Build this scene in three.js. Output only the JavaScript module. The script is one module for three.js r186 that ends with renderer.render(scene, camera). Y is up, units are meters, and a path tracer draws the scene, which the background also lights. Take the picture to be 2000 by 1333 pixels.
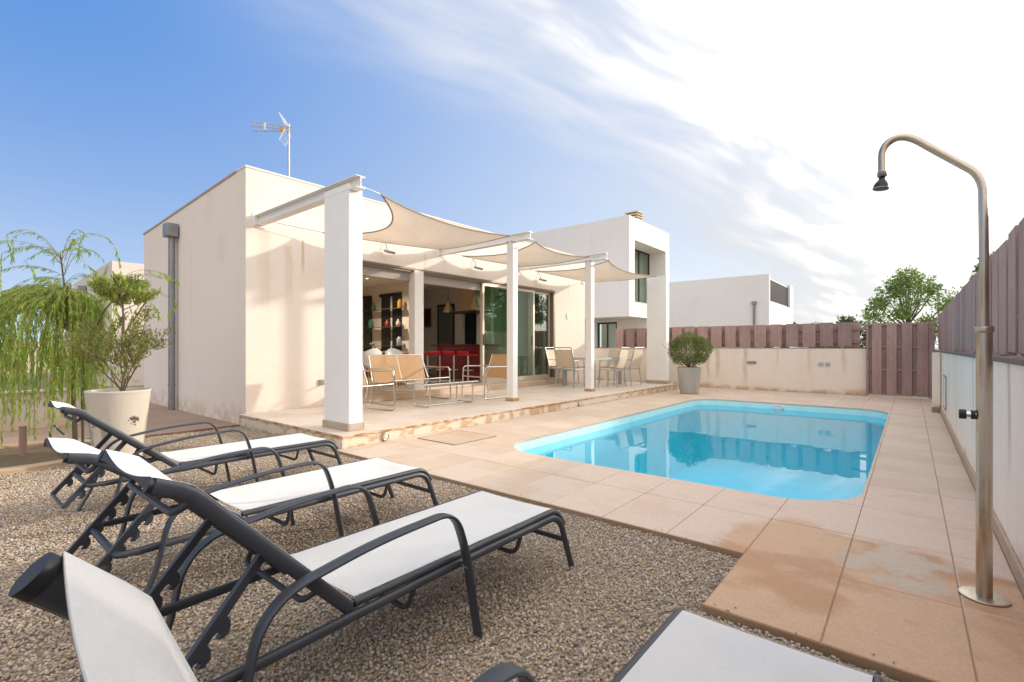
import * as THREE from 'three';
import { mergeGeometries } from 'three/addons/utils/BufferGeometryUtils.js';
import { TextGeometry } from 'three/addons/geometries/TextGeometry.js';
import { FontLoader } from 'three/addons/loaders/FontLoader.js';
import { Brush, Evaluator, SUBTRACTION } from 'three-bvh-csg';

// World: x = e (away from the house, towards the boundary wall), -z = n (along the pool), y up, metres. Deck level is y = 0.
const V = (e, h, n) => new THREE.Vector3(e, h, -n);

// ------------------------------------------------------------------ camera, sky, sun, exposure
const scene = new THREE.Scene();
const YAW = Math.atan(779 / 944);
const camera = new THREE.PerspectiveCamera(2 * Math.atan(666.5 / 944) * 180 / Math.PI, 1024 / 682, 0.03, 1500);
camera.position.set(0, 1.1, 0);
camera.rotation.set(0, YAW, 0);
camera.setViewOffset(2000, 1333, 0, -12.5, 2000, 1333);
scene.add(camera);

const renderer = new THREE.WebGLRenderer();
renderer.toneMapping = THREE.LinearToneMapping;
renderer.toneMappingExposure = 1.6;
renderer.shadowMap.enabled = true;

const SUN_AZ = 58 * Math.PI / 180, SUN_EL = 16.5 * Math.PI / 180;         // azimuth from +e towards +n
const sunDir = V(Math.cos(SUN_AZ) * Math.cos(SUN_EL), Math.sin(SUN_EL), Math.sin(SUN_AZ) * Math.cos(SUN_EL));
const sun = new THREE.DirectionalLight(new THREE.Color().setRGB(1, 0.90, 0.78), 2.0);
sun.position.copy(sunDir).multiplyScalar(60).add(V(-4, 0, 7));
sun.target.position.copy(V(-4, 0, 7));
sun.castShadow = true;
sun.shadow.mapSize.set(4096, 4096);
sun.shadow.radius = 3.5;
Object.assign(sun.shadow.camera, { left: -30, right: 30, top: 30, bottom: -30, near: 1, far: 140 });
scene.add(sun, sun.target);

// small deterministic random and noise kit
function rng(seed) { let a = seed >>> 0; return () => { a = (a + 0x6D2B79F5) >>> 0; let t = a; t = Math.imul(t ^ (t >>> 15), t | 1); t ^= t + Math.imul(t ^ (t >>> 7), t | 61); return ((t ^ (t >>> 14)) >>> 0) / 4294967296; }; }
function hash2(x, y, s) { let h = Math.imul(x, 374761393) ^ Math.imul(y, 668265263) ^ Math.imul(s, 1442695041); h = Math.imul(h ^ (h >>> 13), 1274126177); return ((h ^ (h >>> 16)) >>> 0) / 4294967296; }
const md = (a, n) => ((a % n) + n) % n;
function hv(xi, yi, s) { let h = Math.imul(xi, 374761393) ^ Math.imul(yi, 668265263) ^ s; h = Math.imul(h ^ (h >>> 13), 1274126177); return ((h ^ (h >>> 16)) >>> 0) / 4294967296; }
function vnoise(x, y, px, py, s) {                                           // tileable value noise
  const xi = Math.floor(x), yi = Math.floor(y), fx = x - xi, fy = y - yi, S = Math.imul(s, 1442695041);
  const u = fx * fx * (3 - 2 * fx), v = fy * fy * (3 - 2 * fy);
  let x0 = xi % px; if (x0 < 0) x0 += px; let y0 = yi % py; if (y0 < 0) y0 += py;
  const x1 = x0 + 1 === px ? 0 : x0 + 1, y1 = y0 + 1 === py ? 0 : y0 + 1;
  const a = hv(x0, y0, S), b = hv(x1, y0, S), c = hv(x0, y1, S), d = hv(x1, y1, S), p = a + (b - a) * u;
  return p + (c + (d - c) * u - p) * v;
}
function fbm(x, y, px, py, s, oct) { let a = 0.5, r = 0, t = 0; for (let o = 0; o < oct; o++) { r += a * vnoise(x, y, px, py, s + o * 17); t += a; x *= 2; y *= 2; px *= 2; py *= 2; a *= 0.5; } return r / t; }
const sstep = (a, b, x) => { const t = Math.min(1, Math.max(0, (x - a) / (b - a))); return t * t * (3 - 2 * t); };
const lerp = (a, b, t) => a + (b - a) * t;

// the sky: clear blue that pales towards the horizon and the sun, and a field of thin cirrus that thickens towards the sun
{
  const W = 2048, Hh = 1024, data = new Float32Array(W * Hh * 4);
  const B = 1 << 20, CA = Math.cos(1.25), SA = Math.sin(1.25);
  for (let r = 0; r < Hh; r++) {
    const el = ((r + 0.5) / Hh - 0.5) * Math.PI, y = Math.sin(el), cy = Math.cos(el);
    for (let c = 0; c < W; c++) {
      const az = ((c + 0.5) / W - 0.5) * 2 * Math.PI, x = Math.cos(az) * cy, z = Math.sin(az) * cy;
      const e = x, n = -z, i = (r * W + c) * 4;
      if (y < -0.02) { data[i] = 0.42; data[i + 1] = 0.40; data[i + 2] = 0.38; data[i + 3] = 1; continue; }
      const up = Math.max(0, y);
      const sunDot = x * sunDir.x + y * sunDir.y + z * sunDir.z;
      const s01 = 0.5 + 0.5 * sunDot;
      const hz = Math.pow(1 - up, 3.6);
      let R = lerp(0.040, 0.45, hz), G = lerp(0.166, 0.535, hz), Bl = lerp(0.455, 0.63, hz);
      const w1 = Math.min(1, 0.42 * sstep(0.34, 0.85, s01) + 0.55 * Math.pow(1 - up, 5) * sstep(0.55, 0.85, s01));
      R = lerp(R, 0.60, w1); G = lerp(G, 0.64, w1); Bl = lerp(Bl, 0.67, w1);
      // cirrus on a curved high sheet, combed in one direction
      const k = 1 / (up + 0.16), pe = e * k, pn = n * k;
      const a1 = pe * CA + pn * SA, b1 = -pe * SA + pn * CA;                  // a1 along the combing
      const wx = fbm(a1 * 0.7 + 60, b1 * 0.7 + 60, B, B, 3, 4) - 0.5, wy = fbm(a1 * 0.7 + 90, b1 * 0.7 + 30, B, B, 5, 4) - 0.5;
      const f1 = fbm(a1 * 0.55 + wx * 0.6 + 50.7, b1 * 1.7 + wy * 0.8 + 50.2, B, B, 11, 5);
      const f2 = fbm(a1 * 1.7 + wx * 1.6 + 80, b1 * 9.5 + wy * 2.4 + 80, B, B, 23, 7);
      const f3 = fbm(a1 * 5 + wx * 6 + 20, b1 * 26 + wy * 12 + 20, B, B, 29, 4);
      const bank = 0.80 * sstep(-2.0, 1.2, pe) + 0.32 * sstep(-1.6, -0.3, pe) - 0.20 * sstep(1.1, -0.6, pn) * sstep(-0.6, -1.3, pe);  // the bank of cloud lies to the east
      const veil = sstep(0.05, 1.0, bank + (f1 - 0.5) * 0.60), fib = sstep(0.24, 0.76, 0.55 * f2 + 0.45 * f3);
      const cl = Math.min(1, veil * lerp(0.26, 1.0, fib) + 0.45 * veil * veil * veil) * 0.98;
      const br = (0.60 + 0.50 * Math.pow(cl, 4) - 0.08 * (1 - f2) * cl) * lerp(0.66, 1, sstep(0.08, 0.45, up));
      R = lerp(R, 1.03 * br, cl); G = lerp(G, 1.01 * br, cl); Bl = lerp(Bl, 0.985 * br, cl);
      // bright air round the sun, seen through the thin cloud
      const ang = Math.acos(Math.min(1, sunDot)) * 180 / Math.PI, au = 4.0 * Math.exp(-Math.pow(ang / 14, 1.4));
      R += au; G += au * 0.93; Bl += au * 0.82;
      if (y < 0) { R = 0.42; G = 0.40; Bl = 0.38; }
      data[i] = R; data[i + 1] = G; data[i + 2] = Bl; data[i + 3] = 1;
    }
  }
  const t = new THREE.DataTexture(data, W, Hh, THREE.RGBAFormat, THREE.FloatType);
  t.mapping = THREE.EquirectangularReflectionMapping; t.colorSpace = THREE.LinearSRGBColorSpace;
  t.magFilter = t.minFilter = THREE.LinearFilter; t.wrapS = THREE.RepeatWrapping; t.needsUpdate = true;
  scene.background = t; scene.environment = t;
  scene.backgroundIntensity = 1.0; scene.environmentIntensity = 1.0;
}

// ------------------------------------------------------------------ kit: naming, geometry, textures, materials
const taken = {};
function numbered(name) { const k = taken[name] = (taken[name] ?? -1) + 1; return k ? `${name}_${String(k).padStart(3, '0')}` : name; }
function shadows(o) { o.traverse((m) => { if (m.isMesh) { m.castShadow = true; m.receiveShadow = true; } }); return o; }
function thing(name, label, category, pos = [0, 0, 0], turn = 0, group) {
  const o = new THREE.Group(); o.name = numbered(name); o.position.copy(V(...pos)); o.rotation.y = turn;
  o.userData = { label, category }; if (group) o.userData.group = group;
  scene.add(o); return o;
}
function part(name, geo, m, parent) {
  const g = Array.isArray(geo) ? merge(geo) : geo;
  const o = new THREE.Mesh(g, m); o.name = name; o.castShadow = o.receiveShadow = true; parent.add(o); return o;
}
function solo(name, geo, m, label, category, group) { const o = part(numbered(name), geo, m, scene); o.userData = { label, category }; if (group) o.userData.group = group; return o; }
function struct(name, geo, m) { const o = part(numbered(name), geo, m, scene); o.userData = { kind: 'structure' }; return o; }
function structGroup(name) { const o = new THREE.Group(); o.name = numbered(name); o.userData = { kind: 'structure' }; scene.add(o); return o; }
function copyOf(src, label, pos, turn = 0) {
  const r = src.clone(); r.name = numbered(src.name.replace(/_\d{3}$/, '')); r.userData = { ...src.userData, label };
  r.position.copy(V(...pos)); r.rotation.y = turn; scene.add(r); return r;
}
function merge(list) {
  const L = list.map((g) => { const q = g.index ? g.toNonIndexed() : g; for (const k of Object.keys(q.attributes)) if (!['position', 'normal', 'uv', 'color'].includes(k)) q.deleteAttribute(k); return q; });
  const hasC = L.some((g) => g.attributes.color), hasU = L.every((g) => g.attributes.uv);
  for (const g of L) { if (!hasU) g.deleteAttribute('uv'); if (hasC && !g.attributes.color) g.setAttribute('color', new THREE.BufferAttribute(new Float32Array(g.attributes.position.count * 3).fill(1), 3)); }
  return L.length === 1 ? L[0] : mergeGeometries(L);
}
// box given by its extents in (e, h, n); uv in metres
function bx(e0, e1, h0, h1, n0, n1) {
  const g = new THREE.BoxGeometry(Math.abs(e1 - e0), Math.abs(h1 - h0), Math.abs(n1 - n0)).toNonIndexed();
  g.translate((e0 + e1) / 2, (h0 + h1) / 2, -(n0 + n1) / 2); return planar(g);
}
// box with chamfered edges
function cbx(e0, e1, h0, h1, n0, n1, c = 0.006) {
  const w = Math.abs(e1 - e0), h = Math.abs(h1 - h0), d = Math.abs(n1 - n0); c = Math.min(c, w * 0.45, h * 0.45, d * 0.45);
  const P = [], a = [w / 2, h / 2, d / 2];
  const q = (p0, p1, p2, p3) => { const n = new THREE.Vector3().crossVectors(p1.clone().sub(p0), p2.clone().sub(p0)); if (n.dot(p0.clone().add(p2)) < 0) [p1, p3] = [p3, p1]; P.push(p0, p1, p2, p0, p2, p3); };
  const pt = (s, f) => new THREE.Vector3(s[0] * (a[0] - (f === 0 ? 0 : c)), s[1] * (a[1] - (f === 1 ? 0 : c)), s[2] * (a[2] - (f === 2 ? 0 : c)));
  for (let f = 0; f < 3; f++) for (const sg of [-1, 1]) {
    const u = (f + 1) % 3, v = (f + 2) % 3, S = [[-1, -1], [1, -1], [1, 1], [-1, 1]].map(([x, y]) => { const s = [0, 0, 0]; s[f] = sg; s[u] = x; s[v] = y; return pt(s, f); });
    q(...S);
  }
  for (let f = 0; f < 3; f++) { const u = (f + 1) % 3, v = (f + 2) % 3;
    for (const su of [-1, 1]) for (const sv of [-1, 1]) { const s0 = [0, 0, 0], s1 = [0, 0, 0]; s0[f] = -1; s1[f] = 1; s0[u] = s1[u] = su; s0[v] = s1[v] = sv; q(pt(s0, u), pt(s1, u), pt(s1, v), pt(s0, v)); } }
  for (const x of [-1, 1]) for (const y of [-1, 1]) for (const z of [-1, 1]) { let t = [pt([x, y, z], 0), pt([x, y, z], 1), pt([x, y, z], 2)]; const n = new THREE.Vector3().crossVectors(t[1].clone().sub(t[0]), t[2].clone().sub(t[0])); if (n.dot(t[0]) < 0) t = [t[0], t[2], t[1]]; P.push(...t); }
  const g = new THREE.BufferGeometry().setFromPoints(P); g.computeVertexNormals();
  g.translate((e0 + e1) / 2, (h0 + h1) / 2, -(n0 + n1) / 2); return planar(g);
}
function planar(g, W = 1, Hh = 1, u0 = 0, v0 = 0) {                          // uv from the position, by the way the face points
  const p = g.attributes.position, nn = g.attributes.normal, uv = new Float32Array(p.count * 2);
  for (let i = 0; i < p.count; i++) {
    const ax = Math.abs(nn.getX(i)), ay = Math.abs(nn.getY(i)), az = Math.abs(nn.getZ(i));
    const [u, v] = ay >= ax && ay >= az ? [p.getX(i), -p.getZ(i)] : ax >= az ? [-p.getZ(i), p.getY(i)] : [p.getX(i), p.getY(i)];
    uv[i * 2] = (u - u0) / W; uv[i * 2 + 1] = (v - v0) / Hh;
  }
  g.setAttribute('uv', new THREE.BufferAttribute(uv, 2)); return g;
}
// points of a path with rounded corners
function rounded(pts, r, seg = 6) {
  const out = [pts[0].clone()];
  for (let i = 1; i < pts.length - 1; i++) {
    const a = pts[i - 1], b = pts[i], c = pts[i + 1], d1 = a.clone().sub(b), d2 = c.clone().sub(b), k = Math.min(r, d1.length() * 0.48, d2.length() * 0.48);
    const s = b.clone().addScaledVector(d1.normalize(), k), t = b.clone().addScaledVector(d2.normalize(), k);
    for (let j = 0; j <= seg; j++) { const u = j / seg; out.push(s.clone().multiplyScalar((1 - u) * (1 - u)).addScaledVector(b, 2 * u * (1 - u)).addScaledVector(t, u * u)); }
  }
  out.push(pts[pts.length - 1].clone()); return out;
}
// sweep an elliptical section (ra across `side`, rb along it) over points; tapered when radii is a function of 0..1
function sweep(pts, ra, rb = ra, side = null, sides = 8, taper = null, boxy = 0) {
  const n = pts.length, P = [], N = [], I = []; let prev = null;
  for (let i = 0; i < n; i++) {
    const t = (i === 0 ? pts[1].clone().sub(pts[0]) : i === n - 1 ? pts[n - 1].clone().sub(pts[n - 2]) : pts[i + 1].clone().sub(pts[i - 1])).normalize();
    let s = side ? side.clone() : prev ? prev.clone() : (Math.abs(t.y) < 0.9 ? new THREE.Vector3(0, 1, 0) : new THREE.Vector3(1, 0, 0));
    s.addScaledVector(t, -s.dot(t)).normalize(); prev = s;
    const b = new THREE.Vector3().crossVectors(t, s), f = taper ? taper(i / (n - 1)) : 1;
    for (let j = 0; j < sides; j++) {
      const a = j / sides * Math.PI * 2; let cs = Math.cos(a), sn = Math.sin(a);
      if (boxy) { cs = Math.sign(cs) * Math.pow(Math.abs(cs), boxy); sn = Math.sign(sn) * Math.pow(Math.abs(sn), boxy); }
      const p = pts[i].clone().addScaledVector(s, cs * rb * f).addScaledVector(b, sn * ra * f);
      const nv = s.clone().multiplyScalar(cs / rb).addScaledVector(b, sn / ra).normalize(); P.push(p.x, p.y, p.z); N.push(nv.x, nv.y, nv.z);
    }
  }
  for (let i = 0; i < n - 1; i++) for (let j = 0; j < sides; j++) { const a = i * sides + j, b = i * sides + (j + 1) % sides; I.push(a, b, a + sides, b, b + sides, a + sides); }
  for (const [k, dir] of [[0, -1], [n - 1, 1]]) {
    const c0 = P.length / 3, t = (k ? pts[n - 1].clone().sub(pts[n - 2]) : pts[0].clone().sub(pts[1])).normalize();
    P.push(pts[k].x, pts[k].y, pts[k].z); N.push(t.x, t.y, t.z);
    for (let j = 0; j < sides; j++) { const q = (k * sides + j) * 3; P.push(P[q], P[q + 1], P[q + 2]); N.push(t.x, t.y, t.z); }
    for (let j = 0; j < sides; j++) { const a = c0 + 1 + j, b = c0 + 1 + (j + 1) % sides; I.push(...(dir > 0 ? [c0, a, b] : [c0, b, a])); }
  }
  const g = new THREE.BufferGeometry();
  g.setAttribute('position', new THREE.Float32BufferAttribute(P, 3)); g.setAttribute('normal', new THREE.Float32BufferAttribute(N, 3)); g.setIndex(I);
  const U = []; let run = 0; for (let i = 0; i < n; i++) { if (i) run += pts[i].distanceTo(pts[i - 1]); for (let j = 0; j < sides; j++) U.push(Math.abs(j / sides * 2 - 1), run); } while (U.length < P.length / 3 * 2) U.push(0.5, run);
  g.setAttribute('uv', new THREE.Float32BufferAttribute(U, 2)); return g.toNonIndexed();
}
const tube = (list, r, round = 0.05, sides = 8) => sweep(round ? rounded(list.map((a) => V(...a)), round) : list.map((a) => V(...a)), r, r, null, sides);
// a cloth of given thickness from a function of u, v
function cloth(fn, nu, nv, t = 0.003) {
  const P = [], U = []; for (let i = 0; i <= nu; i++) for (let j = 0; j <= nv; j++) { P.push(fn(i / nu, j / nv)); U.push(i / nu, j / nv); }
  const g = new THREE.BufferGeometry().setFromPoints(P), I = [];
  for (let i = 0; i < nu; i++) for (let j = 0; j < nv; j++) { const a = i * (nv + 1) + j, b = a + nv + 1; I.push(a, b, a + 1, b, b + 1, a + 1); }
  g.setIndex(I); g.computeVertexNormals(); const nn = g.attributes.normal, n = P.length, Q = [];
  for (let k = 0; k < n; k++) Q.push(P[k].clone().add(new THREE.Vector3().fromBufferAttribute(nn, k).multiplyScalar(-t)));
  const pos = [...P, ...Q], I2 = [...I]; for (let k = 0; k < I.length; k += 3) I2.push(I[k] + n, I[k + 2] + n, I[k + 1] + n);
  const at = (i, j) => i * (nv + 1) + j, edge = (a, b) => I2.push(a, a + n, b, b, a + n, b + n);
  for (let i = 0; i < nu; i++) { edge(at(i, 0), at(i + 1, 0)); edge(at(i + 1, nv), at(i, nv)); }
  for (let j = 0; j < nv; j++) { edge(at(0, j + 1), at(0, j)); edge(at(nu, j), at(nu, j + 1)); }
  const o = new THREE.BufferGeometry().setFromPoints(pos); o.setIndex(I2); o.setAttribute('uv', new THREE.Float32BufferAttribute([...U, ...U], 2)); o.computeVertexNormals(); return o;
}
function prism(poly, h0, h1) {                                               // poly: [[e, n], ...] extruded upwards
  const s = new THREE.Shape(poly.map(([e, n]) => new THREE.Vector2(e, n)));
  const g = new THREE.ExtrudeGeometry(s, { depth: h1 - h0, bevelEnabled: false }); g.rotateX(-Math.PI / 2); g.translate(0, h0, 0); g.computeVertexNormals(); return planar(g);
}
function lathe(prof, segs = 28) { const g = new THREE.LatheGeometry(prof.map(([r, y]) => new THREE.Vector2(r, y)), segs); return g; }

const C = (r, g, b) => new THREE.Color().setRGB(r, g, b);
function tex(w, h, fn, srgb = true) {
  const d = new Uint8Array(w * h * 4);
  for (let j = 0; j < h; j++) for (let i = 0; i < w; i++) { const c = fn(i / w, j / h, i, j), k = (j * w + i) * 4; for (let q = 0; q < 3; q++) d[k + q] = Math.max(0, Math.min(255, Math.round(srgb ? 255 * Math.pow(Math.max(0, c[q]), 1 / 2.2) : 255 * c[q]))); d[k + 3] = 255; }
  const t = new THREE.DataTexture(d, w, h, THREE.RGBAFormat); t.wrapS = t.wrapT = THREE.RepeatWrapping; t.magFilter = THREE.LinearFilter; t.minFilter = THREE.LinearMipmapLinearFilter; t.generateMipmaps = true;
  if (srgb) t.colorSpace = THREE.SRGBColorSpace; t.needsUpdate = true; return t;
}
const std = (o) => new THREE.MeshStandardMaterial({ roughness: 0.8, ...o });
const phys = (o) => new THREE.MeshPhysicalMaterial({ roughness: 0.5, ...o });

// render (plaster) with its own weathering: patches, drips below the coping, soil splashed up from the ground
const plasterBump = tex(512, 512, (u, v) => { const f = fbm(u * 40, v * 40, 40, 40, 7, 3) * 0.6 + fbm(u * 8, v * 8, 8, 8, 9, 2) * 0.4; return [f, f, f]; }, false);
function plaster(Wm, Hm, { seed = 1, base = [0.74, 0.68, 0.60], patch = [0.64, 0.55, 0.46], patchAmt = 0.35, drips = [], dripCol = [0.55, 0.36, 0.20], soil = 0.25, soilCol = [0.62, 0.40, 0.24], soilAmt = 0.6, faint = 0.25, ppm = 110 }) {
  const w = Math.min(2048, Math.round(Wm * ppm)), h = Math.min(1024, Math.round(Hm * ppm));
  return tex(w, h, (u, v) => {
    const x = u * Wm, y = v * Hm;
    let p = sstep(0.42, 0.78, fbm(x * 0.9 + 3, y * 0.9 + 3, 4096, 4096, seed, 5)) * patchAmt;
    const streak = fbm(x * 9 + 5, y * 0.55 + 9, 4096, 4096, seed + 40, 4); p += sstep(0.5, 0.85, streak) * faint;
    const c = base.map((b, i) => lerp(b, patch[i], Math.min(1, p)));
    const g = 0.965 + 0.07 * fbm(x * 30, y * 30, 4096, 4096, seed + 5, 3); for (let i = 0; i < 3; i++) c[i] *= g;
    for (const [dx, top, len, wd, amt] of drips) {
      const t = (top - y) / len; if (t < 0 || t > 1.15) continue;
      const cx = dx + (fbm(y * 3 + dx, dx * 7, 4096, 4096, seed + 11, 2) - 0.5) * wd * 0.7, q = Math.abs(x - cx) / (wd * (0.7 + 0.5 * fbm(y * 6, dx * 9, 4096, 4096, seed + 13, 2)));
      const a = amt * (1 - sstep(0.25, 1, q)) * (1 - sstep(0.55, 1.15, t)) * (0.55 + 0.7 * fbm(x * 22, y * 5, 4096, 4096, seed + 15, 3)); if (a > 0) for (let i = 0; i < 3; i++) c[i] = lerp(c[i], dripCol[i], Math.min(0.85, a));
    }
    if (soil) { const edge = soil * (0.35 + 1.2 * fbm(x * 2.2, 3.3, 4096, 4096, seed + 21, 4)), a = soilAmt * (1 - sstep(edge * 0.25, edge, y)) * sstep(0.25, 0.62, fbm(x * 7, y * 7, 4096, 4096, seed + 23, 4)); for (let i = 0; i < 3; i++) c[i] = lerp(c[i], soilCol[i], a); }
    return c;
  });
}
const plasterMat = (Wm, Hm, o) => std({ map: plaster(Wm, Hm, o), bumpMap: plasterBump, bumpScale: 0.002, roughness: 0.92 });

const M = {};
M.whitePlain = std({ map: tex(256, 256, (u, v) => { const f = 0.855 + 0.05 * (fbm(u * 6, v * 6, 6, 6, 31, 4) - 0.5) + 0.03 * (fbm(u * 60, v * 60, 60, 60, 33, 2) - 0.5); return [f * 1.02, f * 0.99, f * 0.955]; }), bumpMap: plasterBump, bumpScale: 0.0015, roughness: 0.9 });
M.whiteSteel = std({ color: C(0.83, 0.80, 0.76), roughness: 0.45 });
M.roomWall = std({ color: C(0.78, 0.71, 0.63), roughness: 0.9 });
M.roomCeil = std({ color: C(0.82, 0.76, 0.68), roughness: 0.9 });
M.roomFloor = std({ color: C(0.50, 0.40, 0.31), roughness: 0.35 });
M.chrome = std({ color: C(0.62, 0.60, 0.58), metalness: 1, roughness: 0.16 });
M.steel = std({ color: C(0.60, 0.54, 0.46), metalness: 1, roughness: 0.42, roughnessMap: tex(256, 256, (u, v) => { const f = 0.55 + 0.6 * fbm(u * 5, v * 40, 5, 40, 77, 4); return [f, f, f]; }, false), map: tex(256, 256, (u, v) => { const f = sstep(0.45, 0.75, fbm(u * 6, v * 6, 6, 6, 71, 5)); return [lerp(0.95, 0.80, f), lerp(0.93, 0.70, f), lerp(0.9, 0.56, f)]; }) });
M.zinc = std({ color: C(0.30, 0.30, 0.31), metalness: 0.6, roughness: 0.5, map: tex(256, 256, (u, v) => { const f = 0.7 + 0.5 * fbm(u * 7, v * 7, 7, 7, 91, 4); return [f, f, f]; }) });
M.alu = std({ color: C(0.45, 0.46, 0.47), metalness: 0.75, roughness: 0.38 });
M.bronzeAlu = std({ color: C(0.22, 0.17, 0.13), metalness: 0.4, roughness: 0.42 });
M.champagneAlu = std({ color: C(0.62, 0.54, 0.45), metalness: 0.35, roughness: 0.4 });
M.dark = std({ color: C(0.018, 0.017, 0.018), roughness: 0.35 });
M.black = std({ color: C(0.012, 0.012, 0.014), roughness: 0.5 });
M.glass = phys({ color: C(0.86, 0.95, 0.89), transmission: 1, thickness: 0, roughness: 0.0, ior: 1.62 });
M.clearGlass = phys({ color: C(0.9, 0.96, 0.93), transmission: 1, thickness: 0, roughness: 0.02, ior: 1.5 });
M.loungerFrame = std({ color: C(0.048, 0.053, 0.066), roughness: 0.42, metalness: 0.15, bumpMap: tex(128, 128, (u, v) => { const f = fbm(u * 60, v * 60, 60, 60, 5, 2); return [f, f, f]; }, false), bumpScale: 0.0003 });
const weave = tex(256, 256, (u, v) => { const f = 0.5 + 0.25 * Math.sin(u * Math.PI * 2 * 32) + 0.25 * Math.sin(v * Math.PI * 2 * 32); return [f, f, f]; }, false); weave.repeat.set(7, 14);
const clothDirt = tex(512, 512, (u, v) => { const f = 0.97 + 0.07 * (fbm(u * 110, v * 200, 110, 200, 8, 2) - 0.5) - 0.05 * sstep(0.45, 0.8, fbm(u * 4, v * 7, 4, 7, 6, 5)); const s = sstep(0.80, 0.86, fbm(u * 9 + 3, v * 9, 9, 9, 14, 3)) * 0.12; return [0.775 * f, 0.755 * f - s * 0.1, 0.73 * f - s * 0.25]; });
M.textilene = phys({ map: clothDirt, bumpMap: weave, bumpScale: 0.0004, roughness: 0.85, transmission: 0.12, thickness: 0 });
M.sail = phys({ color: C(0.99, 0.91, 0.82), roughness: 1, transmission: 0.6, thickness: 0, map: tex(512, 512, (u, v) => { const f = 0.93 + 0.12 * (fbm(u * 5, v * 5, 5, 5, 61, 5) - 0.5) + 0.03 * (fbm(u * 3, v * 160, 3, 160, 64, 1) - 0.5); return [f, f * 0.99, f * 0.97]; }) });
M.sailHem = std({ color: C(0.36, 0.27, 0.19), roughness: 0.9 });
M.tanNet = phys({ color: C(0.60, 0.38, 0.19), roughness: 0.8, transmission: 0.25, thickness: 0, transparent: true, opacity: 0.70 });
M.creamNet = phys({ color: C(0.74, 0.63, 0.48), roughness: 0.8, transmission: 0.2, thickness: 0 });
M.terracottaPale = std({ map: tex(512, 512, (u, v) => { const f = fbm(u * 5, v * 5, 5, 5, 44, 5), k = sstep(0.62, 0.8, fbm(u * 4 + 1, v * 9, 4, 9, 46, 4)); const d = sstep(0.70, 0.80, fbm(u * 7, v * 11, 7, 11, 48, 4)) * 0.5; return [lerp(0.62, 0.51, f) * (1 - d) - k * 0.05, lerp(0.56, 0.445, f) * (1 - d) - k * 0.06, lerp(0.48, 0.37, f) * (1 - d) - k * 0.06]; }), bumpMap: plasterBump, bumpScale: 0.003, roughness: 0.9 });
M.concretePot = std({ map: tex(256, 256, (u, v) => { const f = 0.42 + 0.24 * (fbm(u * 8, v * 8, 8, 8, 52, 5) - 0.5); return [f, f * 0.93, f * 0.82]; }), bumpMap: plasterBump, bumpScale: 0.004, roughness: 0.95 });
M.soil = std({ color: C(0.10, 0.065, 0.04), roughness: 1 });
M.bark = std({ map: tex(128, 256, (u, v) => { const f = 0.6 + 0.8 * fbm(u * 14, v * 6, 14, 6, 21, 4); return [0.16 * f, 0.12 * f, 0.085 * f]; }), roughness: 1 });
M.twig = std({ color: C(0.17, 0.12, 0.085), roughness: 1 });
M.leaf = phys({ vertexColors: true, roughness: 0.7, transmission: 0.5, thickness: 0, side: THREE.DoubleSide });
M.wood = std({ color: C(0.55, 0.30, 0.09), roughness: 0.4 });
M.paleWood = std({ color: C(0.55, 0.36, 0.17), roughness: 0.5 });
M.shellWhite = std({ color: C(0.80, 0.79, 0.77), roughness: 0.3 });
M.redGloss = std({ color: C(0.13, 0.008, 0.018), roughness: 0.12 });
M.redSeat = std({ color: C(0.42, 0.008, 0.02), roughness: 0.35 });
M.greyDoor = std({ color: C(0.16, 0.18, 0.19), roughness: 0.5 });
M.rust = std({ map: tex(256, 256, (u, v) => { const f = 0.5 + fbm(u * 12, v * 12, 12, 12, 17, 4); return [0.16 * f, 0.075 * f, 0.05 * f]; }), roughness: 0.95 });
// brown composite boards: four tones of the same board
const boardTex = tex(256, 512, (u, v) => { const g = fbm(u * 26, v * 2, 26, 2, 55, 4), p = fbm(u * 3, v * 5, 3, 5, 57, 4), sc = sstep(0.72, 0.84, fbm(u * 9, v * 24, 9, 24, 59, 3)) * 0.35; const f = 0.72 + 0.34 * g + 0.3 * (p - 0.5) + sc; return [f, f * 0.985, f * 0.98]; });
M.boards = [[0.42, 0.275, 0.245], [0.375, 0.25, 0.228], [0.455, 0.30, 0.262], [0.335, 0.222, 0.205]].map((c) => std({ color: C(...c), map: boardTex, bumpMap: boardTex, bumpScale: 0.0015, roughness: 0.7 }));
M.coping = std({ color: C(0.19, 0.135, 0.125), map: boardTex, roughness: 0.75 });

// ------------------------------------------------------------------ ground, gravel, deck, terrace, pool
const G = -0.019;                                                             // top of the gravel bed
const POOL = { e0: -3.55, e1: -0.28, n0: 3.98, n1: 10.72, r: 0.55 };
function poolOutline(grow = 0, seg = 10) {
  const { e0, e1, n0, n1 } = POOL, r = POOL.r + grow, P = [];
  const cs = [[e1 - POOL.r, n0 + POOL.r, -90], [e1 - POOL.r, n1 - POOL.r, 0], [e0 + POOL.r, n1 - POOL.r, 90], [e0 + POOL.r, n0 + POOL.r, 180]];
  for (const [ce, cn, a0] of cs) for (let k = 0; k <= seg; k++) { const a = (a0 + 90 * k / seg) * Math.PI / 180; P.push([ce + r * Math.cos(a), cn + r * Math.sin(a)]); }
  return P;
}
const earthTex = tex(512, 512, (u, v) => { const f = fbm(u * 8, v * 8, 8, 8, 101, 6), k = fbm(u * 90, v * 90, 90, 90, 103, 2); const q = 0.75 + 0.3 * k; return [lerp(0.30, 0.20, f) * q, lerp(0.25, 0.18, f) * q, lerp(0.18, 0.12, f) * q]; });
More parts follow.
